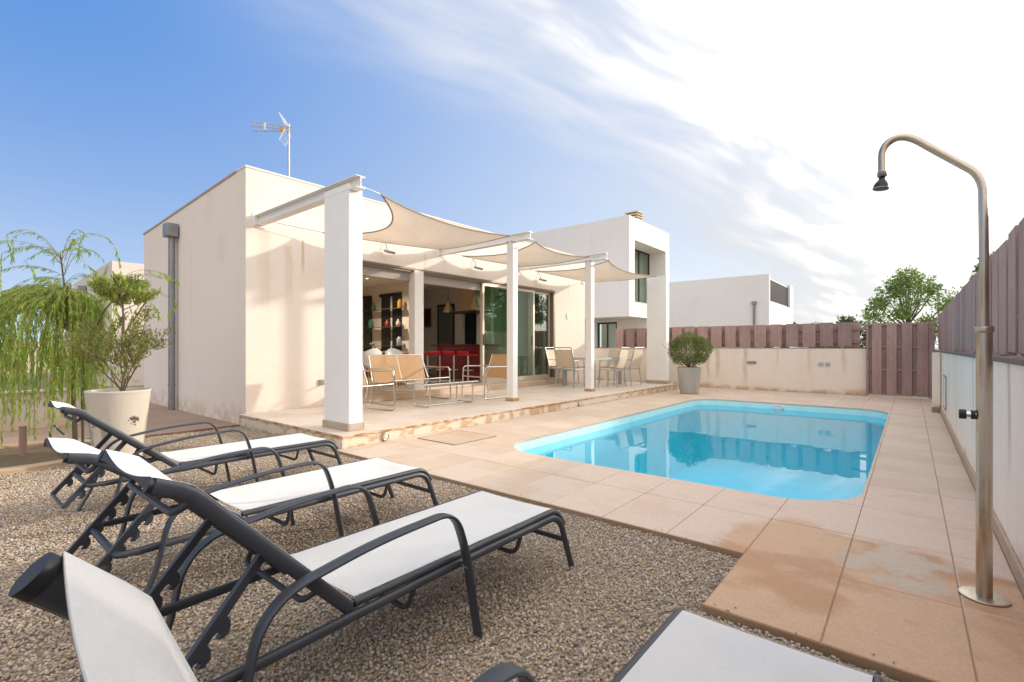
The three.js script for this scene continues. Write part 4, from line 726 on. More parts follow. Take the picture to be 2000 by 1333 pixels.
// ------------------------------------------------------------------ outdoor dining set
{
  const tb = thing('dining_table', 'aluminium outdoor dining table with glass top on the far terrace', 'table', [-6.28, TH + 0.001, 10.85]);
  for (const [x, y] of [[-0.42, -0.68], [0.42, -0.68], [-0.42, 0.68], [0.42, 0.68]]) part('leg', cbx(x - 0.035, x + 0.035, 0, 0.70, y - 0.035, y + 0.035, 0.006), M.alu, tb);
  part('apron', [bx(-0.47, 0.47, 0.66, 0.705, -0.74, -0.70), bx(-0.47, 0.47, 0.66, 0.705, 0.70, 0.74), bx(-0.47, -0.43, 0.66, 0.705, -0.70, 0.70), bx(0.43, 0.47, 0.66, 0.705, -0.70, 0.70)], M.alu, tb);
  part('glass_top', cbx(-0.48, 0.48, 0.707, 0.715, -0.75, 0.75, 0.003), M.clearGlass, tb);
  const ch = thing('dining_chair', 'cream sling dining chair with its back to the camera', 'chair', [-6.40, TH + 0.001, 9.98], Math.PI / 2, 'chairs round the outdoor table');
  // faces +e before turning
  for (const s of [-1, 1]) {
    part('leg', sweep(rounded([V(0.24, 0, s * 0.255), V(0.225, 0.43, s * 0.255), V(-0.20, 0.42, s * 0.255)], 0.04, 5), 0.014, 0.011, null, 8), M.alu, ch);
    part('back_post', sweep(rounded([V(-0.25, 0, s * 0.255), V(-0.19, 0.42, s * 0.255), V(-0.23, 0.62, s * 0.245), V(-0.33, 0.955, s * 0.24)], 0.1, 6), 0.0145, 0.011, null, 8), M.alu, ch);
    part('armrest', sweep(rounded([V(-0.235, 0.64, s * 0.255), V(0.20, 0.645, s * 0.27), V(0.225, 0.42, s * 0.262)], 0.05, 5), 0.009, 0.016, new THREE.Vector3(0, 0, 1), 8), M.alu, ch);
  }
  part('cross_tube', [sweep([V(-0.33, 0.955, -0.24), V(-0.33, 0.955, 0.24)], 0.012, 0.012, null, 8), sweep([V(0.22, 0.42, -0.255), V(0.22, 0.42, 0.255)], 0.010, 0.010, null, 8), sweep([V(-0.19, 0.41, -0.255), V(-0.19, 0.41, 0.255)], 0.010, 0.010, null, 8)], M.alu, ch);
  part('seat_sling', net((p, q) => V(lerp(0.22, -0.19, p), 0.435 - 0.03 * Math.sin(Math.PI * p), lerp(-0.24, 0.24, q))), M.creamNet, ch);
  part('back_sling', net((p, q) => V(lerp(-0.195, -0.315, p) - 0.02 * Math.sin(Math.PI * p), lerp(0.47, 0.90, p), lerp(-0.235, 0.235, q))), M.creamNet, ch);
  copyOf(ch, 'cream sling dining chair on the pool side, nearer the slim post', [-5.56, TH + 0.001, 10.55], Math.PI + 0.06);
  copyOf(ch, 'cream sling dining chair on the pool side, nearer the far pier', [-5.54, TH + 0.001, 11.32], Math.PI - 0.05);
  copyOf(ch, 'cream sling dining chair on the house side nearest the doors', [-7.0, TH + 0.001, 10.48], 0.04);
  copyOf(ch, 'cream sling dining chair on the house side farther from the doors', [-7.0, TH + 0.001, 11.22], -0.03);
  copyOf(ch, 'cream sling dining chair at the far table end by the garden wall', [-6.26, TH + 0.001, 11.88], -Math.PI / 2);
}
// ------------------------------------------------------------------ inside the open room
{
  const dl = thing('ceiling_downlight', 'small lit downlight in the room ceiling behind the near pier', 'lamp', [-10.4, 2.815, 6.95]);
  part('bezel', new THREE.TorusGeometry(0.05, 0.010, 8, 24).rotateX(Math.PI / 2).translate(0, -0.002, 0), M.whiteSteel, dl);
  part('bulb', new THREE.CircleGeometry(0.045, 20).rotateX(Math.PI / 2).translate(0, -0.004, 0), std({ color: C(1, 1, 1), emissive: C(1, 0.85, 0.62), emissiveIntensity: 6 }), dl);
  const dlight = new THREE.SpotLight(C(1, 0.84, 0.62), 11.0, 0, 1.35, 1); dlight.position.set(0, -0.02, 0); dlight.target.position.set(0, -2, 0); dlight.castShadow = true; dlight.shadow.radius = 2; dl.add(dlight, dlight.target);
  const shelf = thing('shelf_unit', 'tall black shelf uprights with glass shelves on the inner wall', 'shelf', [-11.14, FL + 0.001, 7.99]);
  for (const [e0, e1] of [[-0.94, -0.57], [-0.09, 0.28], [0.40, 0.77]]) part('upright', [cbx(e0, e1, 0, 2.28, -0.035, -0.002, 0.004), bx(e0 - 0.1, e0 + 0.02, 2.2, 2.28, -0.03, -0.005)], M.black, shelf);
  for (const h of [0.35, 0.85, 1.35, 1.83]) part('shelf_board', cbx(-0.95, 1.0, h, h + 0.014, -0.24, -0.036, 0.002), std({ color: C(0.10, 0.11, 0.10), roughness: 0.15 }), shelf);
  part('cabinet', cbx(-0.95, 0.78, 0.02, 0.33, -0.34, -0.037, 0.006), M.dark, shelf);
  const vase = (prof, e, h, m, label) => { const v = solo('vase', lathe(prof.map(([a, b]) => [a * 0.75, b * 0.75]), 20), m, label, 'vase', 'ornaments on the glass shelves'); v.position.copy(V(-11.14 + e, FL + h + 0.016, 7.85)); };
  const vp = [[0, 0], [0.06, 0], [0.085, 0.08], [0.07, 0.17], [0.03, 0.22], [0.035, 0.26], [0, 0.26]], jar = [[0, 0], [0.09, 0], [0.09, 0.24], [0.05, 0.27], [0.05, 0.31], [0, 0.31]], bowl = [[0, 0], [0.05, 0], [0.11, 0.08], [0.115, 0.1], [0, 0.05]];
  vase(jar, -0.42, 1.35, std({ color: C(0.05, 0.20, 0.14), roughness: 0.15 }), 'green glass jar on the glass shelf left of middle upright');
  vase(vp, -0.30, 1.83, std({ color: C(0.07, 0.22, 0.05), roughness: 0.4 }), 'green vase on the top glass shelf');
  vase(jar, 0.88, 1.83, std({ color: C(0.65, 0.36, 0.04), roughness: 0.4 }), 'amber jar at the right end of the top glass shelf');
  vase(vp, 0.80, 1.35, std({ color: C(0.6, 0.45, 0.42), roughness: 0.5 }), 'pale pink vase at the right end of the glass shelf');
  vase(vp, 0.32, 1.35, std({ color: C(0.30, 0.03, 0.02), roughness: 0.4 }), 'dark red vase between the two right uprights');
  vase(jar, 0.84, 0.85, std({ color: C(0.45, 0.52, 0.53), roughness: 0.2 }), 'grey blue jar low at the right shelf end');
  vase(bowl, -0.35, 0.85, std({ color: C(0.7, 0.7, 0.68), roughness: 0.3 }), 'white bowl on the lower glass shelf');
  const pic = thing('framed_picture', 'small framed red picture on the inner wall beside the post', 'picture', [-11.31, 2.0, 9.69]);
  part('frame', [bx(-0.19, 0.19, 0.27, 0.30, -0.03, -0.001), bx(-0.19, 0.19, -0.30, -0.27, -0.03, -0.001), bx(-0.19, -0.165, -0.27, 0.27, -0.03, -0.001), bx(0.165, 0.19, -0.27, 0.27, -0.03, -0.001)], M.paleWood, pic);
  part('print', bx(-0.164, 0.164, -0.269, 0.269, -0.012, -0.002), std({ map: tex(64, 96, (u, v) => { const d = Math.hypot((u - 0.5) * 1.1, (v - 0.32) * 0.9), k = sstep(0.30, 0.22, d) + sstep(0.16, 0.10, Math.abs(u - 0.5)) * sstep(0.2, 0.4, v) * 0.5; return [0.06 + 0.45 * k, 0.015 + 0.02 * k, 0.015 + 0.02 * k]; }), roughness: 0.3 }), pic);
  const dr = thing('inner_door', 'dark grey inner door in the far room wall', 'door', [-10.5, FL + 0.001, 9.69]);
  part('leaf', cbx(-0.30, 0.30, 0, 2.02, -0.03, -0.002, 0.004), M.greyDoor, dr); part('frame', [bx(-0.36, -0.302, 0, 2.08, -0.024, -0.002), bx(0.302, 0.36, 0, 2.08, -0.024, -0.002), bx(-0.302, 0.302, 2.022, 2.08, -0.024, -0.002)], M.dark, dr); part('lever', bx(0.20, 0.27, 1.0, 1.02, -0.07, -0.031), M.chrome, dr);
  const is = thing('kitchen_island', 'glossy dark red kitchen island behind the bar stools', 'kitchen island', [-8.85, FL + 0.001, 8.85]);
  part('body', cbx(-0.80, 0.86, 0.002, 0.86, -0.27, 0.3, 0.006), M.redGloss, is); part('worktop', cbx(-1.0, 0.90, 0.861, 0.895, -0.31, 0.34, 0.004), M.redGloss, is);
  const st = thing('bar_stool', 'red bar stool farthest left, beside the white post', 'stool', [-9.48, FL + 0.001, 8.12], 0, 'red stools at the kitchen island');
  part('seat', [cbx(-0.19, 0.19, 0.62, 0.665, -0.17, 0.17, 0.02), cbx(-0.19, 0.19, 0.655, 0.73, -0.185, -0.155, 0.012)], M.redSeat, st);
  part('column', sweep([V(0, 0.02, 0), V(0, 0.62, 0)], 0.025, 0.025, null, 12), M.chrome, st); part('foot', lathe([[0, 0], [0.2, 0], [0.2, 0.008], [0.03, 0.03], [0, 0.03]], 24), M.chrome, st);
  part('foot_ring', new THREE.TorusGeometry(0.14, 0.009, 6, 24).rotateX(Math.PI / 2).translate(0, 0.28, 0), M.chrome, st);
  ['second red bar stool from the white post', 'third red bar stool from the white post', 'red bar stool farthest right, beside the sliding door frame'].forEach((l, k) => copyOf(st, l, [[-9.02, -8.52, -8.04][k], FL + 0.001, 8.12]));
  const hood = thing('extractor_hood', 'steel chimney extractor hood above the kitchen island', 'extractor hood', [-8.75, 1.98, 8.95]);
  part('chimney', cbx(-0.28, 0.28, 0.05, 0.84, -0.16, 0.16, 0.004), std({ color: C(0.42, 0.36, 0.28), metalness: 0.9, roughness: 0.3 }), hood); part('canopy', cbx(-0.50, 0.50, 0, 0.045, -0.32, 0.32, 0.01), M.dark, hood);
  const pl = thing('pendant_lamp', 'brass cone pendant lamp left of the extractor hood', 'lamp', [-9.40, 2.03, 8.75], 0, 'cone pendant lamps over the island');
  part('shade', lathe([[0.135, 0], [0.145, 0.0], [0.14, 0.02], [0.05, 0.24], [0.02, 0.30], [0.012, 0.30], [0.045, 0.235]], 28), std({ color: C(0.55, 0.45, 0.26), metalness: 0.7, roughness: 0.35 }), pl); part('cord', sweep([V(0, 0.29, 0), V(0, 0.79, 0)], 0.005, 0.005, null, 6), M.dark, pl);
  copyOf(pl, 'brass cone pendant lamp right of the extractor hood', [-8.30, 2.05, 8.62]);
  // wooden table and white shell chairs just inside
  const wt = thing('wooden_table', 'honey coloured wooden table just inside the open doors', 'table', [-9.15, FL + 0.001, 6.05]);
  part('tabletop', cbx(-0.46, 0.46, 0.69, 0.73, -0.95, 0.95, 0.006), M.wood, wt); for (const [x, y] of [[-0.4, -0.85], [0.4, -0.85], [-0.4, 0.85], [0.4, 0.85]]) part('leg', cbx(x - 0.03, x + 0.03, 0, 0.689, y - 0.03, y + 0.03, 0.004), M.wood, wt);
  const sc = thing('shell_chair', 'white shell chair inside, left one before the wooden table', 'chair', [-8.42, FL + 0.001, 5.62], Math.PI, 'white shell chairs round the wooden table');
  part('shell', cloth((p, q) => { const s = q * 2 - 1, w = 0.23 - 0.05 * Math.max(0, p - 0.55), k = p < 0.45 ? [lerp(0.22, -0.16, p / 0.45), 0.43 - 0.03 * Math.sin(Math.PI * p / 0.45)] : [-0.16 - 0.12 * (p - 0.45) / 0.55 - 0.03 * Math.sin(Math.PI * (p - 0.45) / 0.55), lerp(0.43, 0.80, ((p - 0.45) / 0.55))]; const rim = s * s; return V(k[0] + (p > 0.45 ? 0.10 * rim * (1 - (p - 0.45)) : 0), k[1] + (p < 0.5 ? 0.10 * rim * (0.4 + p) : 0.05 * rim * (1 - p)) - (p > 0.9 ? (p - 0.9) * 0.6 * rim : 0), s * w * (1 - (p > 0.85 ? (p - 0.85) * 1.2 : 0))); }, 18, 14, 0.008), M.shellWhite, sc);
  for (const [x, y] of [[0.16, 0.15], [0.16, -0.15], [-0.14, 0.15], [-0.14, -0.15]]) part('leg', sweep([V(x * 0.6, 0.41, y * 0.6), V(x * 1.35, 0, y * 1.35)], 0.014, 0.014, null, 8, (k) => 1.1 - 0.4 * k), M.paleWood, sc);
  copyOf(sc, 'white shell chair inside, right one next to the white post', [-8.40, FL + 0.001, 6.40], Math.PI + 0.1);
  copyOf(sc, 'white shell chair inside on the far side of the wooden table', [-9.92, FL + 0.001, 5.75], 0.1);
}

// ------------------------------------------------------------------ neighbouring houses
const nbWhite = plasterMat(12, 6, { seed: 71, base: [0.80, 0.765, 0.74], patch: [0.75, 0.70, 0.66], patchAmt: 0.35, soil: 0, faint: 0.22, ppm: 70, drips: [[2, 5.9, 1.2, 0.1, 0.1], [7, 5.9, 0.9, 0.12, 0.1], [9.5, 5.9, 1.5, 0.08, 0.12]], dripCol: [0.5, 0.44, 0.38] });
const uvN = (g) => planar(g, 12, 6, 0, 0);
const darkFrame = std({ color: C(0.022, 0.022, 0.026), roughness: 0.4 });
{
  const h = thing('neighbour_house', 'tall white cubic house behind the far sail with deep corner window', 'house', [0, 0, 0]);
  const E = -8.35, N = 17.2, N1 = 21.2, W = -17.5, T = 6.2, U = 2.32;
  // upper storey with a deep recess in its east face
  part('upper_wall', uvN(bx(W, E, U, T, N, N + 0.25)), nbWhite, h);
  part('upper_wall', [uvN(bx(E - 0.25, E, U, 2.88, N + 0.251, N1)), uvN(bx(E - 0.25, E, 5.32, T, N + 0.251, N1)), uvN(bx(E - 0.25, E, 2.88, 5.32, N + 0.251, 17.69)), uvN(bx(E - 0.25, E, 2.88, 5.32, 20.79, N1))], nbWhite, h);
  part('recess_lining', [bx(E - 0.80, E - 0.251, 2.83, 2.88, 17.66, 20.79), bx(E - 0.80, E - 0.251, 5.32, 5.37, 17.66, 20.79), bx(E - 0.80, E - 0.251, 2.88, 5.32, 17.64, 17.69), bx(E - 0.80, E - 0.251, 2.88, 5.32, 20.79, 20.84)], nbWhite, h);
  part('upper_wall', [uvN(bx(W, E - 0.252, U, T, N1 - 0.25, N1)), uvN(bx(W, W + 0.25, U, T, N + 0.251, N1 - 0.251))], nbWhite, h);
  part('roof', bx(W + 0.25, E - 0.25, T - 0.35, T - 0.2, N + 0.25, N1 - 0.25), M.whitePlain, h);
  part('overhang_soffit', bx(W, E - 0.002, U - 0.02, U - 0.001, N + 0.002, N1 - 0.002), M.whitePlain, h);
  const win = part('window', [bx(E - 0.80, E - 0.75, 2.9, 2.97, 17.7, 20.78), bx(E - 0.80, E - 0.75, 5.25, 5.31, 17.7, 20.78), ...[17.7, 18.7, 19.70, 20.72].map((n) => bx(E - 0.80, E - 0.75, 2.971, 5.249, n, n + 0.06))], darkFrame, h);
  for (const n of [17.761, 18.761, 19.761]) part('pane', bx(E - 0.782, E - 0.776, 2.975, 5.245, n, n + 0.935), M.glass, win);
  part('curtain', cloth((p, q) => V(E - 1.0 + 0.03 * Math.sin(q * 90), lerp(2.95, 5.25, p), lerp(18.6, 20.7, q)), 2, 120, 0.004), std({ color: C(0.45, 0.45, 0.40), roughness: 0.9 }), h);
  part('inner_wall', bx(E - 3.2, E - 3.1, U, T - 0.36, N + 0.26, N1 - 0.26), M.roomWall, h);
  part('window_sill', cbx(E - 0.74, E + 0.02, 2.881, 2.90, 17.70, 20.78, 0.004), M.whitePlain, h);
  // ground floor, set back
  part('lower_wall', [uvN(bx(-13.2, -10.88, -0.1, U - 0.021, 19.2, 19.4)), uvN(bx(-9.9, E - 0.1, -0.1, U - 0.021, 19.2, 19.4)), uvN(bx(-10.88, -9.9, 2.22, U - 0.021, 19.2, 19.4)), uvN(bx(-17.4, -13.201, -0.1, U - 0.021, 17.3, 17.5)), uvN(bx(-13.4, -13.201, -0.1, U - 0.021, 17.501, 19.199))], nbWhite, h);
  const d = part('patio_door', [bx(-10.87, -10.80, 0, 2.21, 19.25, 19.31), bx(-9.98, -9.91, 0, 2.21, 19.25, 19.31), bx(-10.42, -10.36, 0, 2.13, 19.25, 19.31), bx(-10.799, -9.981, 2.14, 2.21, 19.25, 19.31)], darkFrame, h);
  for (const e of [-10.795, -10.355]) part('pane', bx(e, e + 0.37, 0.02, 2.13, 19.276, 19.284), M.glass, d);
  part('inner_wall', bx(-11.6, -9.2, 0, 2.3, 20.9, 20.95), M.roomWall, h);
  // louvred flue
  const fl = part('chimney', bx(E - 1.5, E - 1.0, T - 0.3, T + 0.42, 20.0, 20.5), M.whitePlain, h);
  for (let k = 0; k < 5; k++) part('louvre', cbx(E - 1.57, E - 0.93, T + 0.44 + k * 0.115, T + 0.49 + k * 0.115, 19.93, 20.57, 0.01), std({ color: C(0.60, 0.50, 0.36), roughness: 0.8 }), fl);
  part('flue', bx(E - 1.42, E - 1.08, T + 0.421, T + 0.94, 20.08, 20.42), std({ color: C(0.10, 0.09, 0.08) }), fl);
}
{
  const h = thing('neighbour_house', 'low white house with roof terrace railing beyond the far fence', 'house', [0, 0, 0]);
  const E = -5.78, N = 28.4, T = 5.0, N1 = 35.2, W = -14;
  part('wall', uvN(bx(W, E, -0.1, T, N, N + 0.25)), nbWhite, h);
  part('wall', [uvN(bx(E - 0.25, E, -0.1, 3.55, N + 0.251, N1)), uvN(bx(E - 0.25, E, 3.551, T - 0.02, 34.2, N1))], nbWhite, h);
  part('roof_deck', bx(W, E - 0.25, 3.3, 3.45, N + 0.25, N1), M.whitePlain, h);
  part('back_wall', uvN(bx(W, E - 3.0, 3.46, T - 0.5, N1 - 0.3, N1)), nbWhite, h);
  const r = part('railing', [bx(E - 0.16, E - 0.12, 4.80, 4.85, N + 0.26, 34.19), bx(E - 0.16, E - 0.12, 3.60, 3.64, N + 0.26, 34.19)], M.zinc, h);
  for (let n = N + 0.5; n < 34.15; n += 0.19) part('baluster', bx(E - 0.16, E - 0.12, 3.641, 4.799, n, n + 0.045), darkFrame, r);
  part('railing_post', bx(E - 0.18, E - 0.10, 3.56, 4.86, 34.0, 34.1), M.dark, h);
  part('hopper', cbx(-6.60, -6.38, 3.42, 3.58, N - 0.2, N - 0.002, 0.01), M.zinc, h); part('downpipe', sweep([V(-6.49, -0.09, N - 0.1), V(-6.49, 3.45, N - 0.1)], 0.06, 0.06, null, 10), M.zinc, h);
  const s = thing('wall_lamp', 'tiny dark lamp on the corner of the low white house', 'lamp', [E + 0.12, 2.5, 35.0]); part('bulb_cage', lathe([[0, 0], [0.06, 0.02], [0.09, 0.12], [0.05, 0.2], [0, 0.2]], 12), M.dark, s); part('arm', sweep([V(-0.11, 0.22, 0), V(0, 0.21, 0)], 0.012, 0.012, null, 6), M.dark, s);
}
{
  const h = thing('neighbour_house', 'cream flat roofed house partly hidden behind the weeping tree', 'house', [0, 0, 0]), E = -18.6, N = 3.56, T = 3.72, W = -24.6;
  const m = plasterMat(7, 3.8, { seed: 91, base: [0.70, 0.62, 0.55], patch: [0.62, 0.52, 0.45], patchAmt: 0.3, soil: 0.2, ppm: 60, drips: [] });
  const s = new THREE.Shape([[W, -0.1], [E - 0.25, -0.1], [E - 0.25, T], [W, T - 0.2]].map(([a, b]) => new THREE.Vector2(a, b)));
  const g = new THREE.ExtrudeGeometry(s, { depth: 0.25, bevelEnabled: false }); g.translate(0, 0, -N - 0.25); g.computeVertexNormals(); part('wall', planar(g, 7, 3.8, W, 0), m, h);
  part('wall', planar(bx(E - 0.249, E, -0.1, T, N, 12), 7, 3.8, 0, 0), m, h); part('roof', bx(W, E - 0.25, 3.2, 3.35, N + 0.25, 12), M.whitePlain, h);
  downpipe(h, -22.3, N - 0.1, 3.25, -0.05);
  for (let k = 0; k < 3; k++) { const sh = part('shutter', cbx(-21.7 + k * 0.62, -21.2 + k * 0.62, 0.25, 2.45, N - 0.06, N - 0.003, 0.006), std({ color: C(0.22, 0.21, 0.21), roughness: 0.6 }), h); for (let j = 0; j < 4; j++) part('slat', bx(-21.68 + k * 0.62 + j * 0.12, -21.60 + k * 0.62 + j * 0.12, 0.3, 2.4, N - 0.075, N - 0.061), M.zinc, sh); }
}
{
  const h = thing('distant_house', 'sandy flat roofed house far away at the left picture edge', 'house', [0, 0, 0]);
  const m = plasterMat(9, 3, { seed: 95, base: [0.56, 0.46, 0.37], patch: [0.48, 0.38, 0.30], patchAmt: 0.4, soil: 0, ppm: 50, drips: [] }), q = (...a) => planar(bx(...a), 9, 3, 0, 0);
  part('wall', q(-40, -32, -1.5, 1.35, 1.5, 8), m, h); part('porch_roof', q(-32, -30.2, -0.35, -0.2, 0.6, 6), m, h);
  for (const n of [0.7, 2.0, 3.3, 4.6]) part('porch_post', q(-30.5, -30.25, -1.5, -0.351, n, n + 0.3), m, h);
  for (const [n, a, b] of [[2.4, 0.1, 0.75], [3.9, 0.15, 0.7], [5.3, 0.1, 0.75]]) { const w = part('window', bx(-31.999, -31.96, a, b, n, n + 0.42), M.dark, h); part('frame', [bx(-31.998, -31.93, a - 0.05, a, n, n + 0.42), bx(-31.998, -31.93, b, b + 0.05, n, n + 0.42)], m, w); }
  for (const n of [1.2, 2.6, 3.9]) part('opening', bx(-31.999, -31.95, -1.5, -0.5, n, n + 0.55), M.dark, h);
}
{ // low wall and dark bed behind the weeping tree, far garden wall
  const m = plasterMat(8, 0.7, { seed: 97, base: [0.62, 0.53, 0.46], patch: [0.52, 0.42, 0.35], patchAmt: 0.5, soil: 0.2, ppm: 60, drips: [] });
  const w = thing('low_garden_wall', 'low cream wall seen through the hanging tree branches', 'wall', [0, 0, 0]);
  part('render_coat', planar(bx(-9.75, -9.55, -0.09, 0.46, -3.5, 1.45), 8, 0.7, -4, -0.08), m, w); part('cap', cbx(-9.78, -9.52, 0.461, 0.49, -3.5, 1.48, 0.004), m, w);
  const fm = std({ color: C(0.30, 0.25, 0.19), map: stoneTex, roughness: 0.9 });
  const ring = new THREE.Shape(); ring.absarc(0, 0, 0.82, 0, Math.PI * 2); const hole = new THREE.Path(); hole.absarc(0, 0, 0.70, 0, Math.PI * 2, true); ring.holes.push(hole);
  const rg = new THREE.ExtrudeGeometry(ring, { depth: 0.085, bevelEnabled: true, bevelSize: 0.006, bevelThickness: 0.006, bevelSegments: 1, curveSegments: 48 }); rg.rotateX(-Math.PI / 2); planar(rg, 1.7, 1.7); rg.translate(-6.98, -0.072, -0.55);
  solo('tree_ring', rg, stoneMat([0.56, 0.41, 0.28], 0.85), 'round sand coloured stone kerb in the gravel at the left edge', 'kerb');
  const bed = new THREE.CircleGeometry(0.70, 40); bed.rotateX(-Math.PI / 2); bed.translate(-6.98, -0.008, -0.55); planar(bed, 0.8, 0.8); struct('planting_soil', bed, std({ map: earthTex, color: C(0.75, 0.62, 0.5), bumpMap: gravelTex, bumpScale: 0.01, roughness: 1 }));
  solo('metal_stub', [sweep([V(-7.05, -0.02, 0.63), V(-7.05, 0.28, 0.63)], 0.03, 0.03, null, 14), sweep([V(-7.05, 0.279, 0.63), V(-7.05, 0.287, 0.63)], 0.034, 0.034, null, 14)], std({ color: C(0.34, 0.21, 0.16), roughness: 0.8 }), 'short brown pipe stub standing beside the stone kerb', 'post');
  const hs = []; for (let k = 0; k <= 24; k++) { const a = k / 24; hs.push(V(-7.62 + 0.16 * Math.sin(a * 7), -0.02 + 0.26 * Math.max(0, 1 - Math.abs(a - 0.15) * 4), 1.02 + 0.40 * a - 0.25 * Math.sin(a * 5))); }
  solo('garden_hose', sweep(hs, 0.011, 0.011, null, 8), std({ color: C(0.02, 0.10, 0.05), roughness: 0.5 }), 'green garden hose curling behind the loungers near the tree', 'hose');
}
// ------------------------------------------------------------------ plants
const CAMR = [Math.cos(YAW), Math.sin(YAW)];                                  // picture-right as (e, n)
class Leaves {
  constructor() { this.P = []; this.N = []; this.Cc = []; }
  add(p, dir, len, wid, col, rnd, curl = 0.25) {                              // a leaf: two triangles folded along the midrib
    const d = dir.clone().normalize(), s = new THREE.Vector3(rnd() - 0.5, rnd() - 0.5, rnd() - 0.5).cross(d); if (s.lengthSq() < 1e-6) s.set(1, 0, 0); s.normalize();
    const n = new THREE.Vector3().crossVectors(d, s), m = p.clone().addScaledVector(d, len * 0.5).addScaledVector(n, -len * curl * 0.3), t = p.clone().addScaledVector(d, len), a = m.clone().addScaledVector(s, wid / 2).addScaledVector(n, wid * curl), b = m.clone().addScaledVector(s, -wid / 2).addScaledVector(n, wid * curl);
    for (const q of [p, a, t, p, t, b]) { this.P.push(q.x, q.y, q.z); this.N.push(n.x, n.y, n.z); this.Cc.push(col[0], col[1], col[2]); }
  }
  geo() { const g = new THREE.BufferGeometry(); g.setAttribute('position', new THREE.Float32BufferAttribute(this.P, 3)); g.setAttribute('color', new THREE.Float32BufferAttribute(this.Cc, 3)); g.computeVertexNormals(); return g; }
}
const mixc = (a, b, t) => a.map((x, i) => lerp(x, b[i], t));
{ // weeping tree
  const t = thing('weeping_tree', 'slender weeping tree with hanging yellow green foliage at the left', 'tree', [-6.72, -0.05, 0.99]), rnd = rng(314), L = new Leaves(), tw = [];
  const at = (r, h, dpt = 0) => V(CAMR[0] * r - CAMR[1] * dpt, h, CAMR[1] * r + CAMR[0] * dpt);   // r along picture-right, dpt away
  part('trunk', [sweep([at(0, 0), at(-0.015, 0.4), at(-0.03, 0.75), at(-0.02, 1.12), at(-0.05, 1.45), at(-0.12, 1.8), at(-0.16, 2.12)], 0.024, 0.024, null, 9, (k) => 1 - 0.75 * k), sweep([at(-0.03, 0.9), at(0.10, 1.2, 0.05), at(0.22, 1.55, 0.1), at(0.42, 1.78, 0.1)], 0.016, 0.016, null, 8, (k) => 1 - 0.75 * k)], M.bark, t);
  part('stake', sweep([at(0.03, 0, 0.05), at(0.02, 1.35, 0.05)], 0.012, 0.012, null, 8), M.twig, t);
  const cA = [0.47, 0.62, 0.085], cB = [0.28, 0.43, 0.08], cC = [0.74, 0.74, 0.18];
  function frond(start, ctrl, end, drop, nleaf, dense, tone) {
    const P = []; for (let k = 0; k <= 14; k++) { const u = k / 14; const p = start.clone().multiplyScalar((1 - u) ** 2).addScaledVector(ctrl, 2 * u * (1 - u)).addScaledVector(end, u * u); P.push(p); }
    let last = end.clone(); const sway = new THREE.Vector3((rnd() - 0.5) * 0.05, 0, (rnd() - 0.5) * 0.05);
    for (let k = 1; k <= 12; k++) { last = last.clone().add(new THREE.Vector3(sway.x * (1 - k / 12) + (rnd() - 0.5) * 0.008, -drop / 12, sway.z * (1 - k / 12) + (rnd() - 0.5) * 0.008)); P.push(last); }
    tw.push(sweep(P, 0.0022, 0.0022, null, 4, (k) => 1.2 - 0.95 * k));
    for (let k = 0; k < nleaf; k++) {
      const f = Math.pow(rnd(), dense) * (P.length - 1.001), i = Math.floor(f), p = P[i].clone().lerp(P[i + 1], f - i), dir = P[i + 1].clone().sub(P[i]).normalize();
      const d = dir.multiplyScalar(0.8).add(new THREE.Vector3((rnd() - 0.5) * 0.9, -0.55, (rnd() - 0.5) * 0.9));
      const c = mixc(mixc(cA, cB, rnd()), cC, rnd() * tone).map((x) => x * (0.75 + 0.5 * rnd())); L.add(p, d, 0.044 + 0.036 * rnd(), 0.0085, c, rnd, 0.25);
    }
  }
  // arching tops, sparse
  for (const [r0, h0, r1, h1, r2, h2, dr] of [[-0.14, 2.05, -0.30, 2.34, -0.75, 2.05, 0.15], [-0.12, 1.9, 0.02, 2.38, 0.22, 1.98, 0.18], [-0.14, 2.0, -0.38, 2.36, -0.88, 2.16, 0.35], [-0.14, 1.9, -0.5, 2.12, -0.92, 1.75, 0.5], [-0.12, 1.8, 0.05, 2.1, 0.25, 1.7, 0.4], [0.30, 1.66, 0.55, 2.02, 0.95, 1.90, 0.05], [0.36, 1.72, 0.62, 1.95, 0.93, 1.58, 0.22], [0.25, 1.6, 0.42, 1.92, 0.68, 1.6, 0.5], [-0.12, 2.05, -0.10, 2.42, -0.28, 2.26, 0.12], [-0.1, 1.85, -0.62, 2.02, -1.0, 1.45, 0.55], [-0.15, 2.05, -0.05, 2.5, 0.12, 2.3, 0.25], [-0.1, 1.95, -0.4, 2.5, -0.72, 2.35, 0.3]])
    for (let k = 0; k < 2; k++) { const z = (rnd() - 0.5) * 0.5; frond(at(r0, h0), at(r1 + (rnd() - 0.5) * 0.08, h1 + (rnd() - 0.5) * 0.06, z * 0.5), at(r2 + (rnd() - 0.5) * 0.1, h2 + (rnd() - 0.5) * 0.1, z), dr * (0.6 + 0.8 * rnd()), 70, 0.8, 0.15); }
  // hanging curtain
  for (let k = 0; k < 230; k++) {
    const ang = rnd() * 6.283, R = 0.12 + 0.46 * Math.sqrt(rnd()), r = Math.cos(ang) * R * 0.95 - 0.36, z = Math.sin(ang) * R * 0.8, top = 1.62 + 0.22 * rnd() - 0.25 * R + (R < 0.3 ? 0.1 : 0);
    frond(at(-0.08, 1.3 + 0.5 * rnd()), at(r * 0.55 - 0.05, top + 0.18, z * 0.5), at(r, top - 0.08, z), (0.50 + 0.78 * rnd()) * (r > -0.1 ? 0.85 : 1), 98, 0.55, 0.45);
  }
